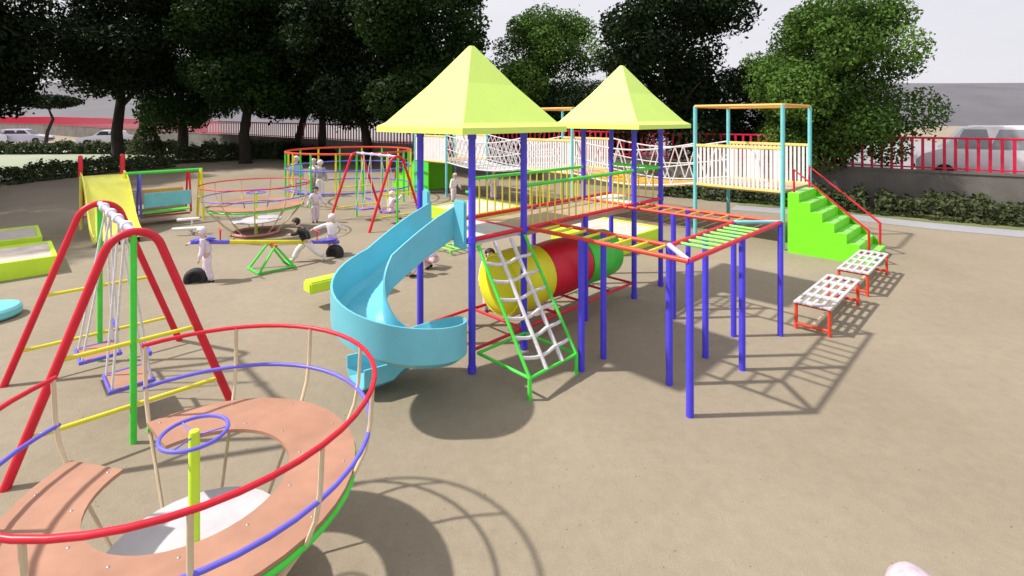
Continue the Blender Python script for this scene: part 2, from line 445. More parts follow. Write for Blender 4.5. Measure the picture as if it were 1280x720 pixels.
def trunk_bm(h, r, seed, spread):
    rn = random.Random(seed); bm = bmesh.new()
    pts = [(0, 0, -0.2), (0, 0, 0.15), (rn.uniform(-.1, .1), rn.uniform(-.1, .1), h*0.35), (rn.uniform(-.25, .25), rn.uniform(-.2, .2), h*0.7), (rn.uniform(-.4, .4), rn.uniform(-.3, .3), h*1.25)]
    tube(bm, pts, [r*1.5, r*1.08, r*0.9, r*0.75, r*0.3], 10)
    for k in range(7):
        a = k*2.4+rn.uniform(-.4, .4); z0 = h*rn.uniform(0.62, 1.1); L = spread*rn.uniform(0.6, 1.0)
        tube(bm, [(0.1*math.cos(a), 0.1*math.sin(a), z0), (L*.45*math.cos(a), L*.45*math.sin(a), z0+L*.35), (L*math.cos(a+.2), L*math.sin(a+.2), z0+L*.75)], [r*.42, r*.28, r*.08], 6)
    return bm
CROWNS = {}
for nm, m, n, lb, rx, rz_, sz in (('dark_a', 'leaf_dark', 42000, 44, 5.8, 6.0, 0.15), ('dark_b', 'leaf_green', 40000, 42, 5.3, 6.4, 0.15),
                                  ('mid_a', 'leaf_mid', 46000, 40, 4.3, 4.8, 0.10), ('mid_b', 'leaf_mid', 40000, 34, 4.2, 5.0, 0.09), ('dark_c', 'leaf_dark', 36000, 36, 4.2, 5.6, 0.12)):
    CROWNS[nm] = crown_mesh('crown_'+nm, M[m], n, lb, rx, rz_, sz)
TR = [trunk_bm(4.5, 0.40, 1, 4.0), trunk_bm(4.0, 0.34, 2, 3.5), trunk_bm(3.2, 0.22, 3, 2.8)]
TRM = []
for k, b_ in enumerate(TR):
    me = bpy.data.meshes.new('trunk'); bmesh.ops.recalc_face_normals(b_, faces=b_.faces); b_.to_mesh(me); b_.free(); me.materials.append(M['bark'])
    for p in me.polygons: p.use_smooth = True
    TRM.append(me)
def tree(u, y, crown, ti, cz, label, rz=0.0, sc_=1.0, x=None, sq=(1, 1, 1), group='leafy trees round the playground'):
    x = (u-640)/640*y if x is None else x
    t = thing('leafy_tree', label, 'tree', (x, y, gz(x, y)), rz, group, sc_)
    a = bpy.data.objects.new('trunk', TRM[ti]); C.objects.link(a); a.parent = t; a.scale = (1, 1, max(1.0, cz/7.0))
    c = bpy.data.objects.new('crown', CROWNS[crown]); C.objects.link(c); c.parent = t; c.location = (0, 0, cz); c.scale = sq
    return t
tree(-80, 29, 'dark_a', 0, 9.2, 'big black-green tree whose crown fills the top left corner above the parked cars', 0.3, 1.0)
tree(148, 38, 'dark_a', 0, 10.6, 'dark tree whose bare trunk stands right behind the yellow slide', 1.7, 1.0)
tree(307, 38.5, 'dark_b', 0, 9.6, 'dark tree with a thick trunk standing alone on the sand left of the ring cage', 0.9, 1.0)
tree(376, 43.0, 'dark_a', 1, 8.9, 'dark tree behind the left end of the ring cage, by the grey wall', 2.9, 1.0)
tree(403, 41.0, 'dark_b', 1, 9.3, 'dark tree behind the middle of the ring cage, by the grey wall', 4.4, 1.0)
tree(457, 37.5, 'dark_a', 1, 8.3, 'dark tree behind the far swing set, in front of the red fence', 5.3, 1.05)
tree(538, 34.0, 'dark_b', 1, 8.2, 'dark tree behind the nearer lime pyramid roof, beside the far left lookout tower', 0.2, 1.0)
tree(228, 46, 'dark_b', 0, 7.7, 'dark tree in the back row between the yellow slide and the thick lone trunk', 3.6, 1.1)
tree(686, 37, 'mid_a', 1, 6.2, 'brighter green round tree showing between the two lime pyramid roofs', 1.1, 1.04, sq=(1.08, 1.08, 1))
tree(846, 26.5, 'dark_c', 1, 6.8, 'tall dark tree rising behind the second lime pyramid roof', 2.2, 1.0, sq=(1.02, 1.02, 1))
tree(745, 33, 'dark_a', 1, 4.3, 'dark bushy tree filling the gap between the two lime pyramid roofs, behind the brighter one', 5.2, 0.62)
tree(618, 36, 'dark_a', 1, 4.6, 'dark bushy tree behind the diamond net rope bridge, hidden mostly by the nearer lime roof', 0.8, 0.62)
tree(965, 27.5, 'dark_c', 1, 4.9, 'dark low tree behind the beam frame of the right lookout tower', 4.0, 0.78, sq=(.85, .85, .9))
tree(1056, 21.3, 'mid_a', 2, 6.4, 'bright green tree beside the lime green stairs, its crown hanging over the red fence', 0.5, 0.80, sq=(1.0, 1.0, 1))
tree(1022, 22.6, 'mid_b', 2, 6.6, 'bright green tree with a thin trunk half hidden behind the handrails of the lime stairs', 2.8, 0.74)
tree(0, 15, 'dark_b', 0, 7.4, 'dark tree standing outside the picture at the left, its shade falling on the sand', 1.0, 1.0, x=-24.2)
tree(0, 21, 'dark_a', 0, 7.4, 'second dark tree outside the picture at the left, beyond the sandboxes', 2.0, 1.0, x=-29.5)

# umbrella-shaped small tree beyond the wall
t = thing('umbrella_tree', 'small flat-topped umbrella-shaped tree leaning over the far road at the left', 'tree', (-50.5, 56, gz(0, 56)))
obj('trunk', tube(bmesh.new(), [(-.6, 0, -.2), (-.3, 0, 1.6), (.3, 0, 3.0), (-.4, 0, 4.6)], [.2, .16, .13, .05], 8), M['bark'], t)
n = 2600; p = RNG.normal(size=(n, 3)); p /= np.linalg.norm(p, axis=1, keepdims=True)
p = p*(RNG.uniform(0.2, 1, n)**(1/3))[:, None]*np.array([3.1, 2.6, 0.75])+np.array([-.2, 0, 4.9])
c = bpy.data.objects.new('crown', leaf_mesh('crown', p, np.tile([0, 0, 1.0], (n, 1)), 0.2, M['leaf_dark'], RNG.random(n))); C.objects.link(c); c.parent = t

def hedge(name, label, poly, width, height, n, m='leaf_hedge', size=0.09, cat='hedge', group='clipped hedges round the playground'):
    P = [Vector(p) for p in poly]; seg = [(P[i], P[i+1]) for i in range(len(P)-1)]
    lens = np.array([(b-a).length for a, b in seg]); si = RNG.choice(len(seg), n, p=lens/lens.sum())
    tt = RNG.random(n); pts = np.zeros((n, 3)); nr = np.zeros((n, 3))
    ph = RNG.uniform(0, 6, 4)
    for i in range(n):
        a, b = seg[si[i]]; p = a.lerp(b, tt[i]); d = (b-a).normalized(); nn = Vector((-d.y, d.x))
        ang = RNG.uniform(-0.1*PI, 1.1*PI)
        q = (lens[:si[i]].sum()+tt[i]*lens[si[i]])
        bump = 1+0.13*math.sin(q*2.1+ph[0])+0.10*math.sin(q*4.7+ph[1])+0.08*math.sin(q*9.1+ph[2])
        rr = RNG.uniform(0.35, 1.0)**0.33*bump
        o = math.copysign(abs(math.cos(ang))**0.6, math.cos(ang))*width*0.5*rr; hgt = max(0.02, abs(math.sin(ang))**0.6*height*rr if math.sin(ang) > 0 else 0.05)
        hgt *= RNG.uniform(0.75, 1.02)
        x, y = p.x+nn.x*o, p.y+nn.y*o
        pts[i] = (x, y, gz(x, y)+hgt); nr[i] = (nn.x*math.cos(ang), nn.y*math.cos(ang), abs(math.sin(ang))+0.2)
    t = thing(name, label, cat, (P[0].x, P[0].y, gz(P[0].x, P[0].y)), 0, group)
    pts -= np.array(t.location)
    c = bpy.data.objects.new('foliage', leaf_mesh('foliage', pts, nr, size, M[m], RNG.random(n))); C.objects.link(c); c.parent = t
    bm = None
    for i in range(0):
        for k in range(0):
            p = P[i].lerp(P[i+1], min(1, k*1.2/lens[i])); g0 = gz(p.x, p.y)
            tube(bm, [(p.x-t.location.x, p.y-t.location.y, g0-t.location.z), (p.x-t.location.x+.1, p.y-t.location.y, g0-t.location.z+height*.7)], [.03, .012], 5)
    return t
def wseg(s0, s1, off): a, b = wp(s0, off), wp(s1, off); return [(a.x, a.y), (b.x, b.y)]
hedge('hedge', 'leafy green hedge along the grey wall at the right edge', wseg(-9, 4.3, 1.2), 1.4, 0.92, 9000, 'leaf_grey', 0.085)
hedge('hedge', 'shaded dark hedge along the grey wall beneath the bright green tree', wseg(4.5, 12.5, 1.2), 1.3, 0.95, 4500, 'leaf_hedge', 0.10)
hedge('hedge', 'low dark hedge in front of the pale lawn, behind the yellow slide', [(-32, 22.5), (-27.6, 27.5), (-26.4, 33), (-24.2, 36.3)], 1.8, 1.0, 11000, 'leaf_hedge', 0.10)
hedge('hedge', 'tall dark hedge between the two thick tree trunks, behind the bench swing', [(-25.6, 38.5), (-21.2, 42.4), (-18.2, 42.6)], 1.8, 1.5, 8000, 'leaf_hedge', 0.11)
hedge('hedge', 'far hedge at the back of the pale lawn, in front of the parked cars', [(-62, 44.5), (-44, 46.5), (-31, 47.2)], 1.6, 1.1, 18000, 'leaf_hedge', 0.13)
hedge('hedge', 'dark low hedge along the grey wall behind the ring cage', wseg(38, 51, 1.1), 1.4, 1.2, 6000, 'leaf_dark', 0.11)
# pale conical shrub
t = thing('conical_shrub', 'grey-green conical shrub behind the tall hedge at the left', 'shrub', (-33.2, 46.5, gz(0, 46.5)))
n = 2600; h = RNG.random(n)**1.3; a = RNG.uniform(0, 2*PI, n); rr = (1-h)*1.5*RNG.uniform(.5, 1, n)**.5+0.08
p = np.stack([rr*np.cos(a), rr*np.sin(a), .15+h*3.4], 1)
c = bpy.data.objects.new('foliage', leaf_mesh('foliage', p, np.stack([np.cos(a), np.sin(a), .4+0*a], 1), 0.13, M['leaf_grey'], RNG.random(n))); C.objects.link(c); c.parent = t
obj('stem', T([(0, 0, -.1), (0, 0, 3)], [.08, .02], 6), M['bark'], t)

# ------------------------------------------------------------------ cars beyond the lawn
def make_car(name, label, loc, rz, paint, L=4.6, Wd=1.84, H=1.55, van=False, scale=1.0, glass='glass'):
    """nose points to local +X"""
    t = thing(name, label, 'van' if van else 'car', loc, rz, None, scale)
    hl = L/2
    if van: body = [(-hl, .45), (-hl, 1.0), (-hl+.05, 1.25), (hl-.75, 1.25), (hl-.2, 1.02), (hl, .8), (hl, .40), (hl-.1, .28), (-hl+.1, .28)]
    else: body = [(-hl, .50), (-hl+.02, .85), (-hl+.15, 1.0), (-hl+.9, 1.02), (hl-1.35, .98), (hl-.35, .82), (hl-.05, .68), (hl, .45), (hl-.12, .25), (-hl+.12, .25)]
    bm = bmesh.new()
    ysec = [(-1.0, .90), (-.97, 1.0), (-.5, 1.0), (.5, 1.0), (.97, 1.0), (1.0, .90)]
    rings = []
    for yy, sc2 in ysec:
        rings.append([bm.verts.new((x*(0.985 if abs(yy) == 1 else 1), yy*Wd/2, .62+(z-.62)*sc2)) for x, z in body])
    nb = len(body)
    for i in range(len(rings)-1):
        for j in range(nb): bm.faces.new((rings[i][j], rings[i][(j+1) % nb], rings[i+1][(j+1) % nb], rings[i+1][j]))
    bm.faces.new(rings[0]); bm.faces.new(rings[-1][::-1])
    obj('body', bm, M[paint], t)
    if van: cab = [(-hl+.04, 1.2), (-hl+.12, H-.12), (-hl+.35, H), (hl-1.9, H), (hl-1.55, H-.08), (hl-.8, 1.22)]
    else: cab = [(-hl+.35, 1.0), (-hl+.75, H-.1), (-hl+1.15, H), (hl-2.25, H), (hl-1.95, H-.06), (hl-1.25, .97)]
    bm = bmesh.new(); rings = []
    def cab_pt(x, z, yy): 
        k = (z-1.0)/(H-1.0); return (x, yy*(Wd/2-.06-.16*max(0, k)), z)
    for yy in (-1, -.9, .9, 1):
        rings.append([bm.verts.new(cab_pt(x, z-(.05 if abs(yy) == 1 and z > 1.3 else 0), yy)) for x, z in cab])
    nb = len(cab)
    for i in range(3):
        for j in range(nb): bm.faces.new((rings[i][j], rings[i][(j+1) % nb], rings[i+1][(j+1) % nb], rings[i+1][j]))
    bm.faces.new(rings[0]); bm.faces.new(rings[-1][::-1])
    obj('cabin', bm, M[paint], t)
    # glass panes, proud of the cabin
    def pane(nm, pts):
        bm = bmesh.new(); vv = [bm.verts.new(p) for p in pts]; f = bm.faces.new(vv)
        e = bmesh.ops.extrude_face_region(bm, geom=[f]); nrm = f.normal if f.normal.length else Vector((0, 0, 1))
        f.normal_update(); bmesh.ops.translate(bm, vec=f.normal*0.012, verts=[g for g in e['geom'] if isinstance(g, bmesh.types.BMVert)])
        bmesh.ops.translate(bm, vec=-f.normal*0.002, verts=bm.verts[:])
        obj(nm, bm, M[glass], t, smooth=False)
    xf0, zf0 = cab[-1]; xf1, zf1 = cab[-2]
    e = .012
    pane('windscreen', [(xf0-.08+e, -Wd/2+.2, zf0+.08), (xf0-.08+e, Wd/2-.2, zf0+.08), (xf1+.03+e, Wd/2-.32, zf1-.03), (xf1+.03+e, -Wd/2+.32, zf1-.03)])
    xb0, zb0 = cab[0]; xb1, zb1 = cab[1]
    pane('rear_window', [(xb0+.1-e, Wd/2-.22, zb0+.12), (xb0+.1-e, -Wd/2+.22, zb0+.12), (xb1-.02-e, -Wd/2+.32, zb1-.02), (xb1-.02-e, Wd/2-.32, zb1-.02)])
    za, zb = 1.06 if not van else 1.28, H-.15
    for sgn in (-1, 1):
        segs = [(-hl+1.0, -hl+1.95), (-hl+2.0, hl-1.75)] if not van else [(-hl+.4, -hl+1.7), (-hl+1.8, hl-2.4), (hl-2.3, hl-1.35)]
        for a_, b_ in segs:
            def sp(x, z):
                q = cab_pt(x, z, sgn); return (q[0], q[1]+sgn*.012+(-.0), q[2])
            pane('side_window', [sp(a_, za), sp(b_+.15, za), sp(b_-.15, zb), sp(a_+.12, zb)][::(1 if sgn < 0 else -1)])
    for x in (-hl+.85, hl-.9):
        for sgn in (-1, 1):
            bm = lathe(bmesh.new(), [(.2, -.1), (.31, -.1), (.335, -.06), (.335, .06), (.31, .1), (.2, .1)], 20, (x, sgn*(Wd/2-.09), .335), 'Y')
            w = obj('wheel', bm, M['tyre'], t)
            obj('rim', lathe(bmesh.new(), [(.0, -.104), (.05, -.106), (.19, -.09), (.2, .09), (.05, .106), (0, .104)], 12, (x, sgn*(Wd/2-.09), .335), 'Y'), M['rim'], w)
    for sgn in (-1, 1):
        obj('headlight', B((hl-.16, sgn*(Wd/2-.28)-.17, .62), (hl+.004, sgn*(Wd/2-.28)+.17, .74), .03), M['lamp'], t)
        obj('tail_light', B((-hl-.012, sgn*(Wd/2-.2)-.12, .72), (-hl+.1, sgn*(Wd/2-.2)+.12, .9), .02), M['tail'], t)
    obj('grille', B((hl-.05, -.5, .42), (hl+.012, .5, .56), .01), M['tyre'], t)
    return t
make_car('parked_car', 'white parked car seen from its front corner beside the dark trunk, on the far road', (-45.2, 57, gz(0, 57)+.03), R(215), 'carpaint', scale=1.12)
make_car('parked_car', 'pale violet hatchback parked in front of the wall at the left edge', (-57.2, 60, gz(0, 60)+.03), R(18), 'carlav', scale=1.12)
make_car('parked_car', 'white parked car cut off by the left picture edge', (-60.2, 57.5, gz(0, 57.5)+.03), R(-140), 'carpaint', scale=1.12)
vp = wp(-0.2, -2.6, 1.12)
make_car('parked_van', 'large pale white van parked on the street right behind the red fence', vp, math.atan2(WD.y, WD.x)+PI*0, 'carpaint', 6.2, 2.0, 2.2, True, glass='paleglass')
vp = wp(70.5, -3.0, 1.12)
make_car('parked_car', 'white car parked behind the red fence seen under the dark trees', vp, math.atan2(WD.y, WD.x), 'carpaint')

# ------------------------------------------------------------------ main play tower (local x = along the bridge, y = across)
P0 = Vector((-0.566, 7.245, 0)); A45 = R(45)
def Lw(a, b, h=0.0): k = math.sqrt(.5); return (P0.x+k*(a-b), P0.y+k*(a+b), h)
DK = 1.88; EV = 3.44; TA = 1.06; TB = 1.26; A2 = 4.26; A3 = 5.32
pt = thing('play_tower', 'large climbing tower with two lime pyramid roofs on blue posts joined by a railed bridge', 'play tower', P0, A45)
post0 = None
for a_ in (0, TA, A2, A3):
    for b_ in (0, TB):
        if post0 is None:
            post0 = obj('post', T([(0, 0, -.1), (0, 0, EV+.06)], .052, 14), M['blue'], pt, loc=(a_, b_, 0))
        else: rep(post0, (a_, b_, 0))
cl_ = None
for a_ in (0, TA, A2, A3):
    for b_ in (0, TB):
        for z_ in (DK, EV-.09, .06):
            l_ = (a_, b_, z_)
            cl_ = rep(cl_, l_) if cl_ else obj('clamp', lathe(bmesh.new(), [(.053, -.045), (.062, -.04), (.062, .04), (.053, .045)], 16), M['blue'], pt, loc=l_)
for b_ in (0, TB): obj('bridge_post', T([(2.66, b_, -.1), (2.66, b_, DK)], .045, 12), M['blue'], pt)
def roof_bm(ca, cb):
    bm = bmesh.new(); hs = 1.06; prof = [(hs, EV-.05), (hs, EV+.035), (hs*.90, EV+.10), (hs*.45, EV+.68), (.045, EV+1.28), (.03, EV+1.30)]
    rings = []
    for h_, z in prof: rings.append([bm.verts.new((ca+sx*h_, cb+sy*h_, z)) for sx, sy in ((-1, -1), (1, -1), (1, 1), (-1, 1))])
    inner = [bm.verts.new((ca+sx*(hs-.04), cb+sy*(hs-.04), EV-.05)) for sx, sy in ((-1, -1), (1, -1), (1, 1), (-1, 1))]
    itop = bm.verts.new((ca, cb, EV+1.22))
    for i in range(len(rings)-1):
        for j in range(4): bm.faces.new((rings[i][j], rings[i][(j+1) % 4], rings[i+1][(j+1) % 4], rings[i+1][j]))
    bm.faces.new(rings[-1])
    for j in range(4):
        bm.faces.new((rings[0][(j+1) % 4], rings[0][j], inner[j], inner[(j+1) % 4])); bm.faces.new((inner[(j+1) % 4], inner[j], itop))
    es = [e for e in bm.edges if all((v.co.xy-Vector((ca, cb))).length > .05 for v in e.verts) and e.calc_length() > .3]
    return bm
for ca in (TA/2, (A2+A3)/2):
    obj('roof', roof_bm(ca, TB/2), M['roof'], pt, smooth=False)
for a0, a1 in ((0, TA), (A2, A3)):
    obj('tower_deck', B((a0+.02, .02, DK-.09), (a1-.02, TB-.02, DK-.02), .008), M['deck'], pt)
obj('bridge_deck', B((TA+.0, .03, DK-.13), (A2-.0, TB-.03, DK-.05), .008), M['tan'], pt)
for b_ in (0, TB):
    obj('deck_rail', T([(0, b_, DK), (A3, b_, DK)], .035), M['red'], pt)
for a_ in (0, TA, A2, A3):
    obj('deck_rail', T([(a_, 0, DK-.03), (a_, TB, DK-.03)], .03), M['red' if a_ != A2 else 'orange_red'], pt)
HR = 2.55
bal = None
for b_ in (0, TB):
    obj('handrail', T([(TA, b_, HR), (A3 if b_ == 0 else A2, b_, HR)], .03), M['green'], pt)
    for k in range(1, 17):
        a_ = TA+(A2-TA)*k/17
        if bal is None: bal = obj('baluster', T([(0, 0, DK-.02), (0, 0, HR)], .014, 6), M['yellow'], pt, loc=(a_, b_, 0))
        else: rep(bal, (a_, b_, 0))
for k in range(1, 7):
    rep(bal, (A3, TB*k/7, 0))
obj('handrail', T([(A3, 0, HR), (A3, TB, HR)], .03), M['green'], pt)
# guard bar over the slide mouth and netting side
obj('guard_bar', T([(0, 0, HR), (0, .12, HR)], .025), M['green'], pt)

# ---- spiral slide
ss = thing('spiral_slide', 'cyan spiral slide curling down in front of the nearer roofed tower', 'slide', Lw(-1.35, -.3, 0), 0)
path, lats = [], []
kk = math.sqrt(.5); dirn = Vector((-kk, -kk, 0))
start = Vector(Lw(-.03, .62, DK-.03)); 
def hfun(s): return s
for i in range(7):
    d = 1.08*i/6
    path.append(start+dirn*d+Vector((0, 0, -.03-.50*(d/1.08)**1.35 if i else 0))); lats.append(Vector((kk, -kk, 0)))
Rr = .52; cen = path[-1]+Vector((kk, -kk, 0))*Rr; h0 = path[-1].z
TURN = R(352); n = 38
for i in range(1, n+1):
    th = TURN*i/n
    ang = math.atan2(-kk*-1, -kk) if False else math.atan2(kk, -kk)    # from centre to path start (left of heading reversed)
    aa = ang+th
    hh = h0-(h0-.13)*(i/n)**0.95
    path.append(Vector((cen.x+Rr*math.cos(aa), cen.y+Rr*math.sin(aa), hh)))
    lats.append(-Vector((math.cos(aa), math.sin(aa), 0)))
hd = (path[-1]-path[-2]); hd.z = 0; hd.normalize(); ll = lats[-1]
for d in (.12, .26, .40):
    path.append(Vector((path[len(path)-1].x, path[len(path)-1].y, .125))+hd*.13); lats.append(ll)
prof = []
for i in range(len(path)):
    f = i/(len(path)-1); w = .30; wo = .47 if i < 34 else max(.24, .47-.20*(i-34)/10); wi = .50-.22*min(1, max(0, (i-6)/14))
    t_ = .025
    prof.append([(-w-t_, wo), (-w-t_, .06), (-w*.72, -t_), (w*.72, -t_), (w+t_, .06), (w+t_, wi), (w, wi), (w-.005, .075), (w*.70, 0), (-w*.70, 0), (-w+.005, .075), (-w, wo)])
ssl = obj('chute', sweep(bmesh.new(), path, lats, prof), M['cyan'], None)
ssl.parent = ss; ssl.matrix_parent_inverse = Matrix.Translation(-Vector(ss.location))
o = obj('entry_panel', B((-.09, .055, DK-.14), (-.035, .32, DK+.55), .02), M['cyan'], None)
o2 = obj('entry_panel', B((-.09, .93, DK-.12), (-.035, 1.09, DK+.62), .02), M['cyan'], None)
for q in (o, o2):
    q.parent = ss
    q.matrix_parent_inverse = Matrix.Translation(-Vector(ss.location)) @ Matrix.Translation(P0) @ Matrix.Rotation(A45, 4, 'Z')
# ---- climbing net (local frame as play tower)
cn = thing('climbing_net', 'sloping white rope climbing net in a green frame against the nearer roofed tower', 'climbing net', P0, A45)
NL = -1.06; nb_ = .28
for a_ in (.06, TA-.04):
    obj('side_bar', T([(a_, -.06, DK-.08), (a_, NL, nb_)], .024), M['green'], cn)
for p, q in (((.06, NL), (TA-.04, NL)), ((.06, NL), (.06, -.06)), ((TA-.04, NL), (TA-.04, -.06)), ((.06, -.06), (TA-.04, -.06))):
    obj('base_bar', T([(*p, nb_), (*q, nb_)], .022), M['green'], cn)
for a_ in (.06, TA-.04):
    obj('leg', T([(a_, NL, -.05), (a_, NL, nb_)], .028), M['green'], cn)
for f in (.34, .68):
    pts = [(.06+(TA-.1)*f, -.06+(NL+.06)*k/10, DK-.08+(nb_-DK+.08)*k/10+.0) for k in range(11)]
    obj('rope', T(pts, .030, 8), M['rope'], cn)
for k in range(1, 7):
    f = k/7; y = -.06+(NL+.06)*f; z = DK-.08+(nb_-DK+.08)*f
    pts = [(.06+(TA-.1)*j/8, y-.04*math.sin(PI*j/8), z-.05*abs(math.sin(2*PI*j/8*0.75))-.03*math.sin(PI*j/8)) for j in range(9)]
    obj('rope', T(pts, .026, 8), M['rope'], cn)

# ---- crawl tunnel
ct = thing('crawl_tunnel', 'crawl tunnel of yellow, red and green tube sections lying under the bridge', 'tunnel', P0, A45)
def pipe(a0, a1, r0, r1, yb, zc):
    n_ = 9; prof_o = []; bm = bmesh.new()
    prof_ = []
    for i in range(n_+1):
        f = i/n_; rr = r0+(r1-r0)*f+.035*math.sin(PI*f); prof_.append((rr, a0+(a1-a0)*f))
    prof_ += [(p[0]-.03, p[1]) for p in prof_[::-1]]
    prof_.append(prof_[0])
    rings = []
    for r_, x in prof_[:-1]:
        rings.append([bm.verts.new((x, yb+r_*math.cos(2*PI*j/32), zc+r_*math.sin(2*PI*j/32))) for j in range(32)])
    k = len(rings)
    for i in range(k):
        for j in range(32): bm.faces.new((rings[i][j], rings[i][(j+1) % 32], rings[(i+1) % k][(j+1) % 32], rings[(i+1) % k][j]))
    return bm
for a0, a1, c_, r_ in ((1.12, 2.02, 'yellow_plastic', .50), (2.06, 3.14, 'red', .47), (3.18, 4.15, 'green', .46)):
    obj('tunnel_section', pipe(a0, a1, r_, r_, TB/2, .84), M[c_], ct)
obj('end_cap', lathe(bmesh.new(), [(0, .96), (.18, .975), (.34, 1.02), (.44, 1.08), (.485, 1.17)], 32, (0, TB/2, .84), 'X'), M['yellow_plastic'], ct)
for b_ in (.03, TB-.03): obj('support_rail', T([(TA, b_, .30), (A2, b_, .30)], .026), M['red'], ct)
for a_ in (TA+.02, 1.95, 2.7, 3.5, A2-.02): obj('support_rail', T([(a_, .03, .30), (a_, TB-.03, .30)], .024), M['red'], ct)
obj('support_rail', T([(0.02, TB, .30), (TA, TB, .30)], .024), M['red'], ct); obj('support_rail', T([(0.02, 0.03, .30), (TA, 0.03, .30)], .024), M['red'], ct)

# ---- monkey bars: a U of three ladders
mb = thing('monkey_bars', 'monkey bars in a U of red rails on tall blue posts with yellow rungs', 'monkey bars', P0, A45)
o0, o1, i0, i1, bo, bi = 1.14, 4.42, 1.68, 3.85, -2.67, -2.13
pl = None
for a_, b_ in ((o0, -1.06), (i0, -1.06), (o0+.03, bo), (i0, bi), (2.79, bo), (2.79, bi), (o1, bo), (i1, bi), (i1, -1.06), (o1, -1.06)):
    if pl is None: pl = obj('post', T([(0, 0, -.1), (0, 0, DK)], .046, 12), M['blue'], mb, loc=(a_, b_, 0))
    else: rep(pl, (a_, b_, 0))
obj('rail', T([(o0, 0, DK), (o0, bo, DK)], .032), M['orange_red'], mb)
obj('rail', T([(o0, bo, DK), (o1, bo, DK)], .032), M['red'], mb)
obj('rail', T([(o1, bo, DK), (o1, 0, DK)], .032), M['orange_red'], mb)
obj('rail', T([(i0, 0, DK), (i0, bi, DK)], .03), M['orange_red'], mb)
obj('rail', T([(i0, bi, DK), (i1, bi, DK)], .03), M['red'], mb)
obj('rail', T([(i1, bi, DK), (i1, 0, DK)], .03), M['orange_red'], mb)
obj('corner_brace', T([(o0, bo, DK+.005), (i0, bi, DK+.005)], .036), M['lavender'], mb)
obj('corner_brace', T([(o1, bo, DK+.005), (i1, bi, DK+.005)], .03), M['turquoise'], mb)
r1 = r2 = r3 = None
for k in range(8):
    b_ = -.22-k*.265
    if r1 is None: r1 = obj('rung', T([(o0, 0, DK-.012), (i0, 0, DK-.012)], .022, 8), M['yellow'], mb, loc=(0, b_, 0))
    else: rep(r1, (0, b_, 0))
    if r3 is None: r3 = obj('rung', T([(i1, 0, DK-.012), (o1, 0, DK-.012)], .022, 8), M['orange'], mb, loc=(0, b_, 0))
    else: rep(r3, (0, b_, 0))
for k in range(8):
    a_ = i0+.28+k*.235
    if r2 is None: r2 = obj('rung', T([(0, bo, DK-.012), (0, bi, DK-.012)], .022, 8), M['pale_green'], mb, loc=(a_, 0, 0))
    else: rep(r2, (a_, 0, 0))

# ------------------------------------------------------------------ back row: three lookout towers, rope bridges, stairs
LD, LRT, LTOP = 1.58, 2.82, 3.97
def picket_panel(x0, y0, x1, y1, parent, n=14, gap=True, sparse=0, band='rail_pale'):
    d = Vector((x1-x0, y1-y0, 0)); Ln = d.length; d.normalize(); nn = Vector((-d.y, d.x, 0))
    mt = Matrix(((d.x, nn.x, 0, x0), (d.y, nn.y, 0, y0), (0, 0, 1, 0), (0, 0, 0, 1)))
    bm = bmesh.new(); sp = Ln/n
    for k in range(n):
        c_ = sp*(k+.5); w = sp*(.29 if not sparse else .46)
        box(bm, (c_-w, -.014, LD+.02), (c_+w, .014, LRT-.05), 0, mt)
    o = obj('picket_panel', bm, M['picket'], parent, smooth=False)
    obj('panel_rail', box(bmesh.new(), (0, -.03, LRT-.085), (Ln, .03, LRT), .008, mt), M[band], o)
    obj('panel_rail', box(bmesh.new(), (0, -.032, LD-.03), (Ln, .032, LD+.045), .008, mt), M[band], o)
    return o
def lookout(label, center, panels, S=2.5, topcol='orange'):
    t = thing('lookout_tower', label, 'lookout tower', (center[0], center[1], 0), A45, 'open turquoise lookout towers in the back row')
    h = S/2; p_ = None
    for sx, sy in ((-1, -1), (1, -1), (1, 1), (-1, 1)):
        if p_ is None: p_ = obj('post', T([(0, 0, -.1), (0, 0, LTOP)], .058, 12), M['turquoise'], t, loc=(sx*h, sy*h, 0))
        else: rep(p_, (sx*h, sy*h, 0))
    for q in range(4):
        c0 = [(-h, -h), (h, -h), (h, h), (-h, h)][q]; c1 = [(h, -h), (h, h), (-h, h), (-h, -h)][q]
        obj('top_beam', T([(*c0, LTOP), (*c1, LTOP)], .045, 8), M[topcol], t)
        if q in panels:
            picket_panel(*c0, *c1, t, 21 if panels[q] != 's' else 10, sparse=(panels[q] == 's'))
    obj('deck', B((-h+.05, -h+.05, LD-.08), (h-.05, h-.05, LD-.01), .01), M['tan'], t)
    return t
# faces: 0 = toward local -y (right-front), 1 = +x (right-back), 2 = +y (left-back), 3 = -x (left-front)
lookout('turquoise lookout tower beside the lime green stairs at the right', (7.42, 15.8), {3: 'p', 1: 'p'})
lookout('turquoise lookout tower between the two rope bridges, behind the roofed play tower', (2.2, 20.5), {3: 'p', 1: 'p'})
lookout('turquoise lookout tower at the left end of the back row, with solid white sides', (-3.0, 25.2), {3: 's', 1: 's'})
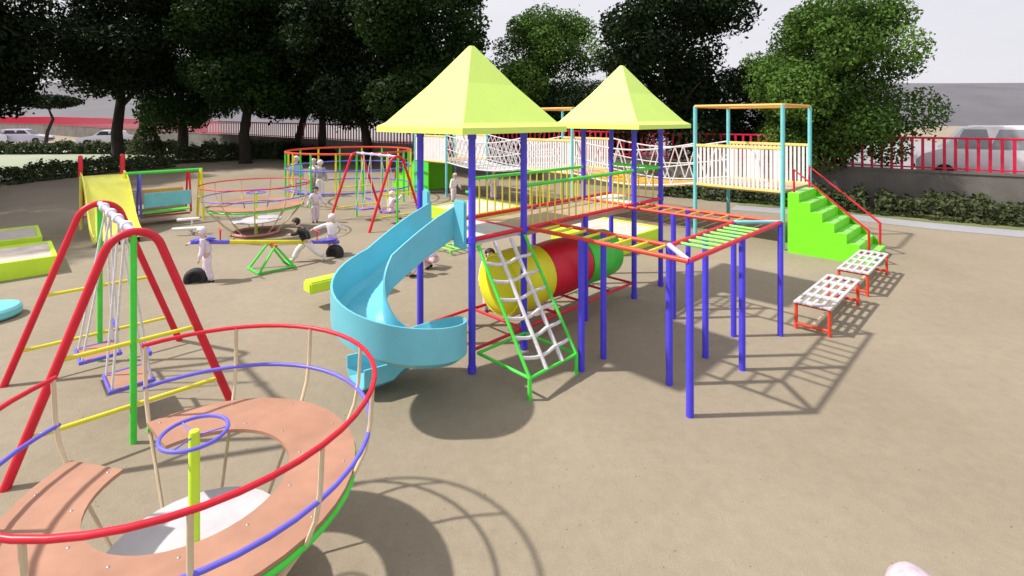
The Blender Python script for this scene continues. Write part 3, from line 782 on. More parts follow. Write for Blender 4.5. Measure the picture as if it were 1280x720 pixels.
# yellow end panels of the right tower, either side of the stair
# rope bridges
def corner(c, lx, ly): k = math.sqrt(.5); h = 1.25; return Vector((c[0]+k*(lx*h-ly*h), c[1]+k*(lx*h+ly*h), 0))
CR, CM, CL = (7.42, 15.8), (2.2, 20.5), (-3.0, 25.2)
def bridge(label, ca, cb, net, name):
    mid = (Vector((*ca, 0))+Vector((*cb, 0)))/2
    t = thing(name, label, 'rope bridge', mid, 0)
    def sag(p, q, h, s, n=(9 if net else 12)): return [p.lerp(q, k/n)-mid+Vector((0, 0, h-s*math.sin(PI*k/n))) for k in range(n+1)]
    for lx in (-1, 1):
        p, q = corner(ca, lx, -1), corner(cb, lx, 1)
        top = sag(p, q, LRT, .28); low = sag(p, q, LD+.02, .22); mdl = sag(p, q, (LRT+LD)/2, .25)
        obj('top_rope', T(top, .026, 8), M['rope'], t); obj('bottom_rope', T(low, .03, 8), M['rope'], t); obj('middle_rope', T(mdl, .02, 8), M['rope'], t)
        bm = bmesh.new(); n = len(top)-1
        if net:
            for row in ((top, mdl), (mdl, low)):
                for k in range(n):
                    for j in range(2):
                        a_ = row[0][k].lerp(row[0][k+1], j/2); b_ = row[1][k].lerp(row[1][k+1], j/2+.5)
                        a2 = row[0][k].lerp(row[0][k+1], j/2+.5); b2 = row[1][k].lerp(row[1][k+1], j/2)
                        tube(bm, [a_, b_], .02, 5); tube(bm, [a2, b2], .02, 5)
        else:
            for k in range(0, n, 2):
                tube(bm, [low[k], top[k+1]], .022, 6); tube(bm, [top[k+1], low[k+2]], .022, 6)
        obj('lattice_rope', bm, M['rope'], t)
    pl_ = sag(corner(ca, 0, -1), corner(cb, 0, 1), LD-.02, .22)
    bm = bmesh.new()
    k = math.sqrt(.5); ax = Vector((k, k, 0))
    for i in range(len(pl_)-1):
        m_ = pl_[i].lerp(pl_[i+1], .5); dd = (pl_[i+1]-pl_[i]); ln = dd.length; dd.normalize(); up = dd.cross(ax).normalized()
        mt = Matrix(((ax.x, dd.x, up.x, m_.x), (ax.y, dd.y, up.y, m_.y), (ax.z, dd.z, up.z, m_.z), (0, 0, 0, 1)))
        box(bm, (-1.0, -ln*.43, -.03), (1.0, ln*.43, .02), 0, mt)
    obj('plank_floor', bm, M['deck' if net else 'orange'], t, smooth=False)
    return t
bridge('rope bridge with diamond net sides at the left of the back row', CM, CL, True, 'rope_bridge') if False else None
def bridge_between(label, near, far, net): return bridge(label, far, near, net, 'rope_bridge')
bridge_between('white rope bridge with zigzag sides and orange planks joining the middle and right lookout towers', CR, CM, False)
bridge_between('white rope bridge with fine diamond net sides joining the left and middle lookout towers', CM, CL, True)

def stairs(label, loc, rz, width, run, top, steps, m, mirror=1):
    """descends along local -y from y=0; x from 0 to width"""
    t = thing('staircase', label, 'stairs', loc, rz)
    n = steps; dy = run/n; dz = top/n
    prof_ = [(0, 0)]
    pts = [(0.0, 0.0), (0.0, top)]
    for k in range(n):
        pts.append((-dy*(k+1), top-dz*k)); pts.append((-dy*(k+1), top-dz*(k+1)))
    pts = pts[:-1]+[(-run, 0.0)]
    bm = bmesh.new()
    l_ = [bm.verts.new((0.0, y, z)) for y, z in pts]; r_ = [bm.verts.new((width, y, z)) for y, z in pts]
    bm.faces.new(l_); bm.faces.new(r_[::-1])
    for i in range(len(pts)):
        j = (i+1) % len(pts); bm.faces.new((l_[i], l_[j], r_[j], r_[i]))
    bmesh.ops.triangulate(bm, faces=[f for f in bm.faces if len(f.verts) > 4])
    obj('steps', bm, M[m], t, smooth=False)
    bm = bmesh.new()
    for k in range(n):
        box(bm, (.06, -dy*(k+1)-.012, top-dz*k-.03), (width-.06, -dy*k-.03, top-dz*k+.012), .008)
    obj('treads', bm, M['pale_green'], t)
    for x in (.12, width-.12):
        pts = [(x, -.12, top), (x, -.12, top+.62), (x, -run+.10, dz+.60), (x, -run+.10, dz*1.0)]
        obj('handrail', T(pts, .03), M['red'], t)
    return t
kk = math.sqrt(.5)
stairs('lime green block stairs with red handrails climbing to the right lookout tower', (7.42, 13.78, 0), A45, 1.62, 1.9, 1.60, 7, 'lime_green')
pc = corner(CL, -1, 1)
# left tower stairs descend to the left (local +y side)
stairs('green block stairs going down leftwards from the left lookout tower', (pc.x+kk*2.3, pc.y+kk*2.3, 0), A45+PI, 2.1, 2.4, 1.58, 7, 'lime_green')
# green climbing board under the left tower
gp = thing('climbing_board', 'upright bright green board closing the front of the left lookout tower below its floor', 'climbing board', (corner(CL, -1, 0).x, corner(CL, -1, 0).y, 0), A45)
obj('board', B((-.03, .15, .05), (.03, 1.22, LD-.06), .015), M['green'], gp)
obj('frame', T([(-.0, .15, 0), (0, .15, LD-.1)], .03), M['lime_green'], gp)

# ------------------------------------------------------------------ sandboxes
def sandbox(label, a, b, la, lb, h=.42, rel=True, rz=A45, loc=None):
    t = thing('sandbox', label, 'sandbox', loc, rz, 'lime-walled raised sandboxes')
    w = .085
    bm = bmesh.new()
    for lo, hi in (((0, 0, 0), (la, w, h)), ((0, lb-w, 0), (la, lb, h)), ((0, w, 0), (w, lb-w, h)), ((la-w, w, 0), (la, lb-w, h))):
        box(bm, lo, hi, .012)
    obj('rim', bm, M['lime'], t)
    bm = bmesh.new(); g = {}
    N = 10
    for i in range(N+1):
        for j in range(N+1):
            g[i, j] = bm.verts.new((w-.005+(la-2*w+.01)*i/N, w-.005+(lb-2*w+.01)*j/N, h-.03+.012*math.sin(i*1.7+j)*math.sin(j*1.3)))
    for i in range(N):
        for j in range(N): bm.faces.new((g[i, j], g[i+1, j], g[i+1, j+1], g[i, j+1]))
    obj('sand', bm, M['sandfill'], t)
    return t
def sb_from_right(label, x, y, la, lb, h=.42):   # right corner (max x) given; box runs along -A and +B
    return sandbox(label, 0, 0, la, lb, h, loc=(x-kk*la, y-kk*la, 0))
sb_from_right('raised lime sandbox nearest the near swing set, at the left edge', -10.6, 11.95, 3.0, 2.1, .40)
sb_from_right('raised lime sandbox behind another one at the left edge', -12.75, 13.9, 3.0, 2.1, .40)
sb_from_right('raised lime sandbox seen through the blue posts behind the bridge', 4.4, 14.9, 2.2, 2.4, .44)
sb_from_right('raised lime sandbox behind the top of the cyan spiral slide', .35, 18.6, 2.4, 2.4, .42)

# ------------------------------------------------------------------ swing sets (local x along A, y along the top bar)
def swing_set(label, loc, L=2.7, group='red A-frame swing sets'):
    t = thing('swing_set', label, 'swing set', loc, A45, group)
    for y in (0, L):
        hs = 1.03; H = 2.34
        pts = [(-hs, y, -.05), (-.30, y, H-.42)]
        rho = .27; czr = H-rho; dd = math.hypot(hs, czr+.05); al = math.atan2(-(czr+.05), hs)+math.acos(rho/dd)
        pts = [(-hs, y, -.05)]+[(rho*math.cos(PI-al-(PI-2*al)*k/14), y, czr+rho*math.sin(PI-al-(PI-2*al)*k/14)) for k in range(15)]
        pts += [(hs, y, -.05)]
        obj('a_frame', T(pts, .045, 12), M['red'], t)
        obj('post', T([(0, y, -.05), (0, y, H-.03)], .034), M['green'], t)
        for z in (.42, 1.12):
            xx = hs-(hs-.26)*(z/(czr+.1))
            obj('crossbar', T([(-xx, y, z), (xx, y, z)], .024), M['yellow'], t)
    obj('top_bar', T([(0, 0, H), (0, L, H)], .04), M['lavender'], t)
    for f in (.17, .40, .60, .83):
        obj('hanger', lathe(bmesh.new(), [(.01, -.06), (.055, -.05), (.065, 0), (.055, .05), (.01, .06)], 12, (0, L*f, H), 'Y'), M['white'], t)
    return t
def swing(label, loc, dy=.46, H=2.34, seat_h=.42, tilt=0.0):
    t = thing('swing', label, 'swing', loc, A45, 'plank swings on white chains')
    c = math.cos(tilt); s = math.sin(tilt); dx = s*(H-seat_h); z0 = H-c*(H-seat_h)
    bm = box(bmesh.new(), (dx-.2, -dy/2-.03, z0-.02), (dx+.2, dy/2+.03, z0+.015), .01)
    se = obj('seat', bm, M['salmon'], t)
    obj('seat_edge', T([(dx-.21, -dy/2-.04, z0), (dx+.21, -dy/2-.04, z0), (dx+.21, dy/2+.04, z0), (dx-.21, dy/2+.04, z0)], .02, 8, True), M['violet'], t)
    bp = B((dx+.17, -dy/2, z0+.28), (dx+.2, dy/2, z0+.34), .008); obj('back_bar', bp, M['violet'], t)
    for y in (-dy/2, dy/2):
        bm = bmesh.new()
        for x in (-.19, .19): tube(bm, [(0, y, H-.05), (dx+x, y, z0)], .014, 6)
        obj('chain', bm, M['rope'], t)
    return t
S1 = Vector((-4.20, 5.68, 0)); S2 = Vector((-3.78, 16.85, 0))
def along(S, f, L=2.7): return (S.x-kk*L*f, S.y+kk*L*f, 0)
swing_set('near red A-frame swing set standing behind the big merry-go-round', S1)
swing_set('far red A-frame swing set behind the upper end of the cyan slide', S2)
swing('empty salmon swing seat nearest the big merry-go-round', along(S1, .285), tilt=R(2))
swing('empty salmon swing seat on the sandbox side of the near swing set', along(S1, .715), tilt=R(-3))
swing('far swing carrying the child in lavender', along(S2, .285), tilt=R(6))
swing('far swing hanging empty beside the ring cage', along(S2, .715), tilt=R(-4))

# ------------------------------------------------------------------ merry-go-rounds
def merry(label, loc, rz, scale, gap0=140, gap1=168):
    t = thing('merry_go_round', label, 'merry-go-round', loc, rz, 'bowl-shaped merry-go-rounds', scale)
    a0, a1 = R(gap1), R(gap0+360)
    obj('top_ring', T(circle(1.285, 1.555, 44, a0, a1), .019), M['red'], t)
    obj('middle_ring', T(circle(1.25, 1.19, 44, a0, a1), .017), M['violet'], t)
    obj('seat_rim', T(circle(1.125, .865, 44, a0, a1), .027), M['green'], t)
    # seat: flat ring with thickness
    bm = bmesh.new(); n = 44; prev = None
    for i in range(n+1):
        a = a0+(a1-a0)*i/n; c, s = math.cos(a), math.sin(a)
        row = [bm.verts.new((r_*c, r_*s, z)) for r_, z in ((.64, .925), (1.135, .925), (1.135, .897), (.64, .895))]
        if prev:
            for j in range(4): bm.faces.new((prev[j], prev[(j+1) % 4], row[(j+1) % 4], row[j]))
        else: bm.faces.new(row)
        prev = row
    bm.faces.new(prev[::-1])
    obj('seat', bm, M['salmon'], t)
    bo = None
    for k in range(22):
        a = a0+R(4)+(a1-a0-R(8))*k/21; rr_ = 1.05 if k % 2 else .72
        l_ = (rr_*math.cos(a), rr_*math.sin(a), .924)
        bo = rep(bo, l_) if bo else obj('bolt', lathe(bmesh.new(), [(.009, 0), (.009, .004), (.006, .006), (0, .006)], 8), M['rim'], t, loc=l_)
    nr = 10; rb = None
    for k in range(nr+1):
        a = a0+R(1)+(a1-a0-R(2))*k/nr
        if rb is None:
            rb = obj('rib', T([(.50, 0, .07), (.72, 0, .30), (.95, 0, .62), (1.15, 0, .90), (1.225, 0, 1.06), (1.262, 0, 1.25), (1.272, 0, 1.40), (1.28, 0, 1.55)], [.012, .013, .014, .016, .017, .017, .017, .017], 8), M['beige'], t)
            rb.rotation_euler = (0, 0, a)
        else: rep(rb, (0, 0, 0), a)
    obj('foot_plate', lathe(bmesh.new(), [(.0, .43), (.60, .43), (.61, .445), (.60, .46), (0, .46)], 32), M['plate'], t)
    obj('base_ring', T(circle(.52, .06, 32), .045, 8, True), M['pink'], t)
    obj('column', lathe(bmesh.new(), [(.0, 0), (.05, 0), (.039, .1), (.037, 1.27), (.032, 1.30), (0, 1.31)], 14), M['lime'], t)
    w = obj('hand_wheel', T(circle(.22, 1.285, 28), .014, 8, True), M['violet'], t)
    bm = bmesh.new()
    for k in range(3): a = k*2*PI/3+.4; tube(bm, [(0, 0, 1.26), (.22*math.cos(a), .22*math.sin(a), 1.285)], .006, 6)
    obj('spoke', bm, M['violet'], w)
    return t
merry('big bowl-shaped merry-go-round with red, blue and green rings in the near left corner', (-2.34, 3.77, 0), 0, 1.0)
merry('distant bowl-shaped merry-go-round behind the blue and yellow seesaw', (-8.0, 16.0, 0), R(60), (1.22, 1.22, 1.0))

# ------------------------------------------------------------------ ring cage
rc = thing('ring_cage', 'round climbing cage of green and yellow posts under a red ring behind the swings', 'climbing cage', (-7.2, 22.8, 0))
obj('top_ring', T(circle(2.65, 2.18, 48), .042, 8, True), M['orange_red'], rc)
obj('middle_ring', T(circle(2.67, 1.50, 48), .03, 8, True), M['violet'], rc)
obj('low_ring', T(circle(2.67, .62, 48), .03, 8, True), M['violet'], rc)
pg = py_ = None
for k in range(16):
    a = 2*PI*k/16+.1; l_ = (2.65*math.cos(a), 2.65*math.sin(a), 0)
    if k % 2:
        pg = rep(pg, l_) if pg else obj('post', T([(0, 0, -.05), (0, 0, 2.2)], .042, 8), M['green'], rc, loc=l_)
    else:
        py_ = rep(py_, l_) if py_ else obj('post', T([(0, 0, -.05), (0, 0, 2.2)], .042, 8), M['yellow'], rc, loc=l_)

# ------------------------------------------------------------------ seesaw and its tyres
sx0 = Vector((-5.77, 12.3, 0))
sw = thing('seesaw', 'blue and yellow seesaw beam on a green trestle, its left end up', 'seesaw', sx0, A45)
til = math.atan2(-.58, 3.4); zc = .63
def sp(d): return (d*math.cos(til), 0, zc+d*math.sin(til))
obj('beam', T([sp(-.95), sp(.95)], .05), M['yellow'], sw)
obj('beam_end', T([sp(-1.72), sp(-.95)], .047), M['violet'], sw); obj('beam_end', T([sp(.95), sp(1.72)], .047), M['violet'], sw)
for y in (-.22, .22):
    obj('trestle', T([(-.42, y*1.5, 0), (0, y, zc-.05), (.42, y*1.5, 0)], .03), M['green'], sw)
obj('trestle_bar', T([(-.42, -.33, .03), (-.42, .33, .03)], .028), M['green'], sw); obj('trestle_bar', T([(.42, -.33, .03), (.42, .33, .03)], .028), M['green'], sw)
obj('trestle_bar', T([(-.42, -.33, .03), (.42, -.33, .03)], .024), M['green'], sw)
obj('pivot', T([(0, -.26, zc-.06), (0, .26, zc-.06)], .035), M['red'], sw)
for d in (-1.45, 1.45):
    q = sp(d); obj('seat', B((q[0]-.2, -.13, q[2]+.05), (q[0]+.2, .13, q[2]+.08), .012), M['violet'], sw)
    q = sp(d*.78); obj('handle', T([(q[0], 0, q[2]), (q[0], 0, q[2]+.28), (q[0], -.16, q[2]+.28), (q[0], .16, q[2]+.28)], .014, 6), M['red'], sw)
def tyre(label, x, y, rz):
    t = thing('buffer_tyre', label, 'tyre', (x, y, 0), rz, 'tyres under the seesaw ends', (.78, 1.15, .74))
    bm = bmesh.new(); pr = []
    for k in range(12):
        a = 2*PI*k/12; pr.append((.22+.085*math.cos(a), .085*1.25*math.sin(a)))
    pr.append(pr[0])
    rings = []
    for r_, w in pr[:-1]: rings.append([bm.verts.new((r_*math.cos(2*PI*j/28), w, .12+r_*math.sin(2*PI*j/28))) for j in range(28)])
    for i in range(12):
        for j in range(28): bm.faces.new((rings[i][j], rings[i][(j+1) % 28], rings[(i+1) % 12][(j+1) % 28], rings[(i+1) % 12][j]))
    obj('tread', bm, M['rubber'], t)
    obj('hub_plate', lathe(bmesh.new(), [(0, -.03), (.15, -.03), (.15, .03), (0, .03)], 20, (0, 0, .12), 'Y'), M['dark'], t)
tyre('dark half-buried tyre beside the feet of the lavender child at the seesaw', -6.95, 11.25, R(20))
tyre('dark half-buried tyre under the lowered right end of the seesaw', -4.62, 13.35, R(-20))

# ------------------------------------------------------------------ yellow slide
ys = thing('wide_slide', 'wide pale yellow slide with red hoops at its top, at the left under the trees', 'slide', (-13.55, 16.95, 0), R(-45))
# local x runs downhill, y across
pth, lt = [], []
for k in range(15):
    f = k/14; x = 3.3*f; z = 1.72-1.55*(f-.13*math.sin(2*PI*f)); pth.append((x, 0, z)); lt.append((0, 1, 0))
w = .55; t_ = .03
obj('chute', sweep(bmesh.new(), pth, lt, [(-w-t_, .13), (-w-t_, -t_), (w+t_, -t_), (w+t_, .13), (w, .13), (w, 0), (-w, 0), (-w, .13)]), M['pale_yellow'], ys)
for y in (-.55, .55):
    obj('leg', T([(-.04, y, -.05), (-.04, y, 1.72)], .045), M['pale_yellow'], ys)
    obj('hoop', T([(-.05, y, 1.68), (-.05, y, 2.2), (-.12, y, 2.34), (-.26, y, 2.34), (-.33, y, 2.2), (-.33, y, 1.68)], .05), M['red'], ys)
    obj('ladder_side', T([(-.38, y*.8, 1.68), (-1.0, y*.8, -.05)], .03), M['red'], ys)
for k in range(1, 6):
    f = k/6; obj('rung', T([(-.38-.62*f, -.44, 1.68-1.7*f), (-.38-.62*f, .44, 1.68-1.7*f)], .022, 8), M['red'], ys)
obj('platform', B((-.42, -.58, 1.64), (0, .58, 1.69), .01), M['pale_yellow'], ys)
obj('foot', B((3.15, -.5, 0), (3.22, .5, .16), .01), M['dark'], ys)

# ------------------------------------------------------------------ bench swing (glider)
gs = thing('bench_swing', 'double bench swing with a cyan back hung from a green bar on yellow legs', 'bench swing', (-12.05, 17.75, 0), A45)
obj('top_bar', T([(-1.15, 0, 1.76), (1.15, 0, 1.76)], .05), M['green'], gs)
for x in (-1.1, 1.1):
    obj('leg_frame', T([(x, -.42, -.05), (x, -.06, 1.74), (x, .06, 1.74), (x, .42, -.05)], .045), M['yellow'], gs)
    obj('leg_bar', T([(x, -.27, .75), (x, .27, .75)], .03), M['yellow'], gs)
for x, c_ in ((-.72, 'violet'), (.72, 'red')):
    for y in (-.36, .36): obj('hanger', T([(x, y*.35, 1.72), (x, y, .32)], .035), M[c_], gs)
for y, c_ in ((-.52, 'turquoise'), (.52, 'orange')):
    obj('backrest', B((-.68, y-.025, .62), (.68, y+.025, 1.12), .02), M[c_], gs)
for y, c_ in ((-.3, 'green'), (.3, 'salmon')):
    obj('seat', B((-.68, y-.19, .44), (.68, y+.19, .48), .015), M[c_], gs)
obj('foot_board', B((-.72, -.4, .26), (.72, .4, .30), .015), M['salmon'], gs)

# ------------------------------------------------------------------ ladder benches at the right
def ladder_bench(label, loc):
    t = thing('ladder_bench', label, 'ladder bench', loc, A45, 'low white lattice benches on red legs')
    Lb, Wb, H = 2.12, .56, .45
    bm = bmesh.new(); z0, z1 = H, H+.03
    for k in range(5):
        y = (Wb-.055)*k/4; box(bm, (-.02, y, z0), (Lb+.02, y+.055, z1), .004)
    for k in range(5):
        x = (Lb-.1)*k/4
        for j in range(4):
            y = (Wb-.055)*j/4+.055; box(bm, (x, y+.001, z0+.003), (x+.16, y+(Wb-.055)/4-.056, z1-.003), 0)
    obj('lattice_top', bm, M['bench'], t)
    for x in (.04, Lb-.04):
        obj('leg_frame', T([(x, .03, -.02), (x, .03, H)], .028), M['orange_red'], t); obj('leg_frame', T([(x, Wb-.03, -.02), (x, Wb-.03, H)], .028), M['orange_red'], t)
        obj('leg_bar', T([(x, .03, .09), (x, Wb-.03, .09)], .028), M['orange_red'], t)
        obj('leg_bar', T([(x, .03, H-.02), (x, Wb-.03, H-.02)], .02), M['orange_red'], t)
    obj('stretcher', T([(.04, Wb/2, .10), (Lb-.04, Wb/2, .10)], .03), M['beige'], t)
    return t
ladder_bench('low white lattice bench on red legs nearer the monkey bars', (5.22, 8.38, 0))
ladder_bench('low white lattice bench on red legs at the foot of the lime green stairs', (7.18, 10.3, 0))

# ------------------------------------------------------------------ small pieces
t = thing('stepping_pad', 'round cyan stepping pad on the sand cut by the left edge', 'pad', (-9.42, 9.2, 0))
obj('pad_top', lathe(bmesh.new(), [(0, .02), (.42, .02), (.46, .06), (.46, .16), (.42, .20), (0, .20)], 30), M['turquoise'], t)
obj('pad_base', lathe(bmesh.new(), [(0, -.03), (.34, -.03), (.34, .03), (0, .03)], 20), M['rubber'], t)
t = thing('spring_plank', 'lime yellow plank on a spring just left of the cyan spiral slide', 'spring plank', (-3.35, 10.2, 0), A45)
obj('plank', B((-.75, -.16, .30), (.75, .16, .52), .03), M['lime'], t)
sp_pts = [(.09*math.cos(k*.7), .09*math.sin(k*.7), .02+.28*k/40) for k in range(41)]
obj('spring', T(sp_pts, .018, 6), M['dark'], t)
t = thing('rung_frame', 'low green rung frame lying behind the cyan spiral slide', 'climbing frame', (-1.45, 14.0, 0), A45)
for y in (-.3, .3): obj('side_bar', T([(-.55, y, .12), (.55, y, .12)], .03), M['pale_green'], t)
for k in range(5): obj('rung', T([(-.45+.225*k, -.3, .12), (-.45+.225*k, .3, .12)], .025, 8), M['pale_green'], t)
for x in (-.5, .5):
    for y in (-.3, .3): obj('leg', T([(x, y, -.03), (x, y, .12)], .025, 8), M['pale_green'], t)
t = thing('rocker_stand', 'small white stand of two crossbars on the sand left of the seesaw', 'rocker', (-10.0, 16.0, 0), R(10))
obj('upright', T([(0, 0, 0), (0, 0, .46)], .03), M['white'], t); obj('crossbar', T([(-.42, 0, .44), (.22, 0, .47)], .045), M['white'], t)
obj('crossbar', T([(-.45, -.25, .2), (.45, -.25, .22)], .05), M['white'], t); obj('foot', T([(0, -.25, .2), (0, 0, .05), (0, .2, .0)], .03), M['white'], t)

# loose grit on the sand
bm = bmesh.new(); rn = random.Random(5)
for k in range(1500):
    y = 2.6+14*rn.random()**1.6; x = rn.uniform(-.85, 1.0)*y; q = rn.uniform(.005, .016)
    vv = [bm.verts.new((x+q*math.cos(a)*rn.uniform(.7, 1.2), y+q*math.sin(a)*rn.uniform(.7, 1.2), -.002)) for a in (0, 1.3, 2.5, 3.8, 5.0)]
    tp = bm.verts.new((x, y, q*.6))
    for j in range(5): bm.faces.new((vv[j], vv[(j+1) % 5], tp))
tag(obj('grit', bm, mat('grit_stone', (0.30, 0.25, 0.19), 0.9, 0.3, 3), smooth=False), kind='stuff')

# ------------------------------------------------------------------ people
def skin_mesh(verts, edges, radii, root=0, lv=2):
    me = bpy.data.meshes.new('tmp'); me.from_pydata([tuple(v) for v in verts], edges, [])
    o = bpy.data.objects.new('tmp', me); C.objects.link(o)
    o.modifiers.new('s', 'SKIN'); sub = o.modifiers.new('u', 'SUBSURF'); sub.levels = lv; sub.render_levels = lv
    for i, r_ in enumerate(radii):
        rr = r_ if hasattr(r_, '__len__') else (r_, r_)
        me.skin_vertices[0].data[i].radius = rr
        me.skin_vertices[0].data[i].use_root = (i == root)
    dg = bpy.context.evaluated_depsgraph_get(); dg.update()
    ev = o.evaluated_get(dg); out = bpy.data.meshes.new_from_object(ev)
    bpy.data.objects.remove(o); bpy.data.meshes.remove(me)
    return out
def link_mesh(name, me, m, parent):
    me.materials.clear(); me.materials.append(m)
    for p in me.polygons: p.use_smooth = True
    me.name = name; o = bpy.data.objects.new(name, me); C.objects.link(o); o.parent = parent; return o
def rot(v, ax, a): return Matrix.Rotation(a, 3, ax) @ v
def person(label, loc, rz, H, top, bottom, hair='hair', lean=0.0, legs=((0, 0), (0, 0)), arms=((10, 0, 10), (10, 0, 10)), hip=None, hat=None, shoes='dark', hood=False):
    """faces local -y. legs: (hip forward deg, knee bend deg); arms: (side deg, forward deg, elbow deg)"""
    t = thing('person', label, 'person', loc, rz)
    u = H
    thigh, shin = .235*u, .225*u
    hipz = .485*u if hip is None else hip
    pel = Vector((0, 0, hipz)); ln = R(lean)
    def tor(z, y=0): return pel+rot(Vector((0, y, z)), 'X', ln)      # positive lean = forward (-y)
    spine = tor(.12*u); chest = tor(.24*u); neck = tor(.325*u); hb = tor(.36*u); hm = tor(.425*u, -.01*u); ht = tor(.485*u)
    V = [pel, spine, chest, neck, hb, hm, ht]; E = [(0, 1), (1, 2), (2, 3), (3, 4), (4, 5), (5, 6)]
    Rd = [.075*u, .072*u, .078*u, .032*u, .04*u, .068*u, .045*u]
    ankles, hands = [], []
    armj, legj = [], []
    for s, (sd, fw, el), (hf, kb) in ((-1, arms[0], legs[0]), (1, arms[1], legs[1])):
        sh = tor(.285*u)+rot(Vector((s*.105*u, 0, 0)), 'X', ln)
        d = Vector((0, 0, -1)); d = rot(d, 'Y', -s*R(sd)); d = rot(d, 'X', -R(fw)+ln)
        elb = sh+d*.165*u; d2 = rot(d, 'X', -R(el)); wr = elb+d2*.15*u; hd = wr+d2*.045*u
        i = len(V); V += [sh, elb, wr, hd]; E += [(2, i), (i, i+1), (i+1, i+2), (i+2, i+3)]; Rd += [.034*u, .026*u, .02*u, .022*u]
        armj.append((sh, elb, wr)); hands.append((hd, d2, s))
        hp = pel+Vector((s*.055*u, 0, -.02*u)); dl = rot(Vector((0, 0, -1)), 'X', -R(hf)); kn = hp+dl*thigh
        dk = rot(dl, 'X', R(kb)); an = kn+dk*shin; ft = Vector((0, -1, 0)); ft = rot(ft, 'X', R(max(-60, min(60, -hf+kb)))*0.8)
        toe = an+ft*.10*u-Vector((0, 0, .012*u))
        i = len(V); V += [hp, kn, an, toe]; E += [(0, i), (i, i+1), (i+1, i+2), (i+2, i+3)]; Rd += [.055*u, .038*u, .026*u, .026*u]
        legj.append((hp, kn, an, toe))
    me = skin_mesh(V, E, Rd)
    # fingers joined into the body mesh
    bm = bmesh.new(); bm.from_mesh(me)
    for hd, d2, s in hands:
        side = Vector((1, 0, 0)); side = (side-d2*side.dot(d2)).normalized(); nr = d2.cross(side)
        for k, ln_ in enumerate((.030, .036, .034, .026)):
            b0 = hd+nr*(k-1.5)*.010*u; tube(bm, [b0, b0+d2*ln_*.6*u, b0+d2*ln_*u+side*(-s)*.010*u], [.0055*u, .005*u, .0035*u], 6)
        b0 = hd-d2*.02*u; tube(bm, [b0, b0+(d2*.5-nr*.8).normalized()*.03*u, b0+(d2*.9-nr*.7).normalized()*.042*u], [.006*u, .006*u, .004*u], 6)
    # nose and ears
    f = rot(Vector((0, -1, 0)), 'X', ln); upv = rot(Vector((0, 0, 1)), 'X', ln)
    tube(bm, [hm+f*.06*u+upv*.012*u, hm+f*.082*u-upv*.008*u], [.006*u, .011*u], 6)
    for s in (-1, 1): bmesh.ops.create_uvsphere(bm, u_segments=8, v_segments=6, radius=.014*u, matrix=Matrix.Translation(hm+Vector((s*.067*u, 0, 0))))
    bm.to_mesh(me); bm.free()
    link_mesh('body', me, M['skin'], t)
    bm = bmesh.new()
    for s in (-1, 1): bmesh.ops.create_uvsphere(bm, u_segments=8, v_segments=6, radius=.0085*u, matrix=Matrix.Translation(hm+f*.063*u+upv*.012*u+Vector((s*.024*u, 0, 0))))
    obj('eyes', bm, M['eye'], t)
    # shirt
    W = [tor(.0), spine, chest, tor(.30*u)]; We = [(0, 1), (1, 2), (2, 3)]; Wr = [.110*u, .098*u, .098*u, .045*u]
    for sh, elb, wr in armj:
        i = len(W); W += [sh, elb, wr]; We += [(2, i), (i, i+1), (i+1, i+2)]; Wr += [.050*u, .044*u, .040*u]
    link_mesh('shirt', skin_mesh(W, We, Wr), M[top], t)
    W = [pel+Vector((0, 0, .02*u)), pel-Vector((0, 0, .015*u))]; We = [(0, 1)]; Wr = [.096*u, .092*u]
    for hp, kn, an, toe in legj:
        i = len(W); W += [hp, kn, kn.lerp(an, .9)]; We += [(1, i), (i, i+1), (i+1, i+2)]; Wr += [.074*u, .062*u, .056*u]
    link_mesh('trousers', skin_mesh(W, We, Wr), M[bottom], t)
    for hp, kn, an, toe in legj:
        link_mesh('shoe', skin_mesh([an-(toe-an)*.25, an.lerp(toe, .4)-Vector((0, 0, .004*u)), toe], [(0, 1), (1, 2)], [.033*u, .034*u, .026*u], 0, 1), M[shoes], t)
    # hair cap
    bm = bmesh.new(); bmesh.ops.create_uvsphere(bm, u_segments=16, v_segments=12, radius=.084*u)
    for v in list(bm.verts):
        if not hood and v.co.y < -.03*u and v.co.z < .028*u: v.co.y = -.02*u; v.co.x *= .8
        v.co.z *= .95
    bmesh.ops.transform(bm, matrix=Matrix.Translation(hm+upv*.022*u-f*.012*u) @ Matrix.Rotation(ln, 4, 'X'), verts=bm.verts)
    obj('hair', bm, M[hair], t)
    if hat:
        bm = lathe(bmesh.new(), [(.0, .118), (.03, .116), (.062, .102), (.088, .07), (.100, .02), (.108, -.03), (.118, -.05), (.110, -.05), (.098, .0)], 28)
        bmesh.ops.transform(bm, matrix=Matrix.Translation(hm+upv*.03*u) @ Matrix.Scale(.95*u, 4), verts=bm.verts)
        obj('hat', bm, M[hat], t)
    return t
def at(u, v): y = 640*EYE/(v-148); return ((u-640)/640*y, y, 0)
person('child in lavender with one arm stretched out, standing by the raised seesaw end', at(259, 352), R(-75), 1.22, 'c_lav', 'c_lav', 'palehair', 12, ((10, 15), (-8, 10)), ((15, 80, 5), (15, 5, 20)))
person('child with black hair and black top running past the seesaw in white trousers', at(384, 327), R(-70), 1.25, 'c_black', 'c_white', 'hair', 28, ((48, 25), (-38, 18)), ((25, 50, 60), (25, -40, 50)), hip=.53, shoes='c_white')
person('child in white shirt and pink shorts sitting on the lowered seesaw end', (-4.72, 13.42, 0), R(200), 1.15, 'c_white', 'c_pink', 'palehair', 5, ((85, 85), (80, 80)), ((35, 40, 20), (70, 20, 10)), hip=.50)
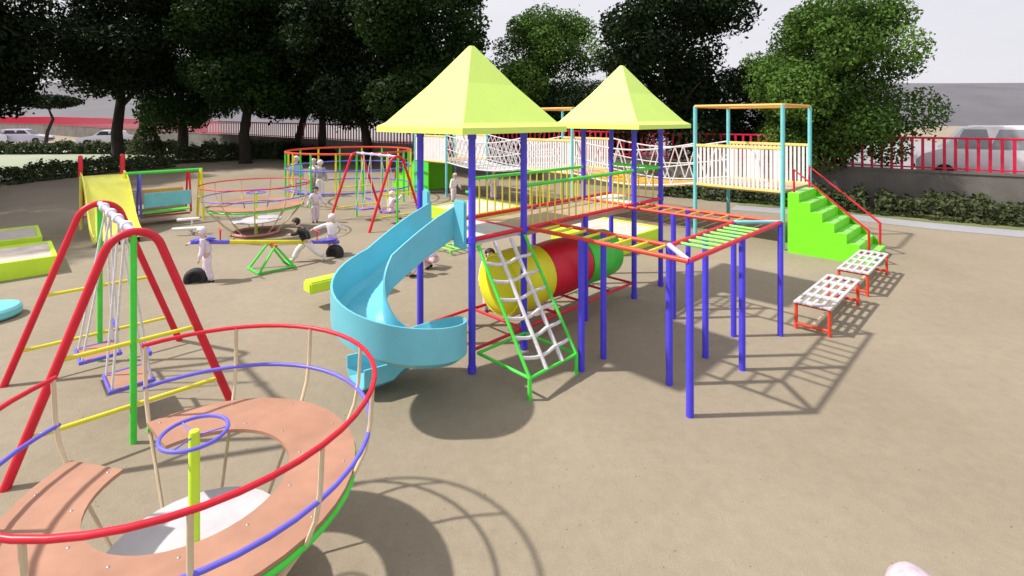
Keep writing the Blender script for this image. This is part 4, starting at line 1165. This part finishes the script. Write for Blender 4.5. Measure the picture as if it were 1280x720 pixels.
person('child in pale lavender standing behind the seesaw riders', at(394, 278), R(30), 1.25, 'c_lav', 'c_lav', 'hair', 8, ((5, 5), (-5, 8)), ((20, 10, 15), (25, 15, 30)))
person('tall person in light blue shirt and pale trousers beside the ring cage', (-10.2, 24.2, 0), R(20), 1.82, 'c_blue', 'c_white', 'palehair', 0, ((4, 3), (-4, 4)))
person('tall person in white shirt and dark trousers holding an arm out at the ring cage', (-9.35, 24.0, 0), R(70), 1.72, 'c_white', 'c_grey', 'palehair', 6, ((6, 5), (-6, 6)), ((10, 75, 10), (10, 70, 10)))
person('tall person in grey clothes standing with back turned inside the ring cage', (-8.85, 23.6, 0), R(190), 1.68, 'c_grey', 'c_white', 'palehair', 4, ((3, 3), (-3, 4)))
sw_c = along(S2, .285)
person('child in lavender sitting on the far swing', (sw_c[0]+.16, sw_c[1]+.16, 0), R(135), 1.2, 'c_lav', 'c_lav', 'palehair', 6, ((75, 70), (70, 60)), ((20, 95, 60), (20, 95, 60)), hip=.50)
person('child in white leaning beside the raised sandbox under the left lookout tower', at(567, 252), R(40), 1.25, 'c_white', 'c_lav', 'skin', 12, ((8, 10), (-8, 8)), ((15, 10, 20), (15, 20, 20)))
person('child in white standing in front of the diamond net rope bridge', at(617, 249), R(-20), 1.35, 'c_white', 'c_lav', 'palehair', 0)
person('child in lavender crouching on the sand behind the cyan spiral slide', (-1.85, 12.2, 0), R(-120), 1.15, 'c_lav', 'c_pink', 'hair', 38, ((100, 130), (95, 125)), ((20, 45, 30), (20, 45, 30)), hip=.26)
person('child in white kneeling on the sand just right of the lime spring plank', (-2.45, 11.6, 0), R(120), 1.15, 'c_white', 'c_white', 'hair', 55, ((90, 115), (70, 120)), ((20, 60, 10), (20, 60, 10)), hip=.30)
person('child with black hair in white standing behind the yellow tunnel section', (-.42, 9.6, 0), R(10), 1.17, 'c_white', 'c_lav', 'hair', 5)
person('person in a pale bucket hat whose hat top just shows at the bottom edge', (1.95, 2.47, 0), R(160), 1.335, 'c_lav', 'c_white', 'palehair', 0, ((3, 3), (-3, 4)), ((28, 15, 25), (12, 5, 15)), hat='hat')
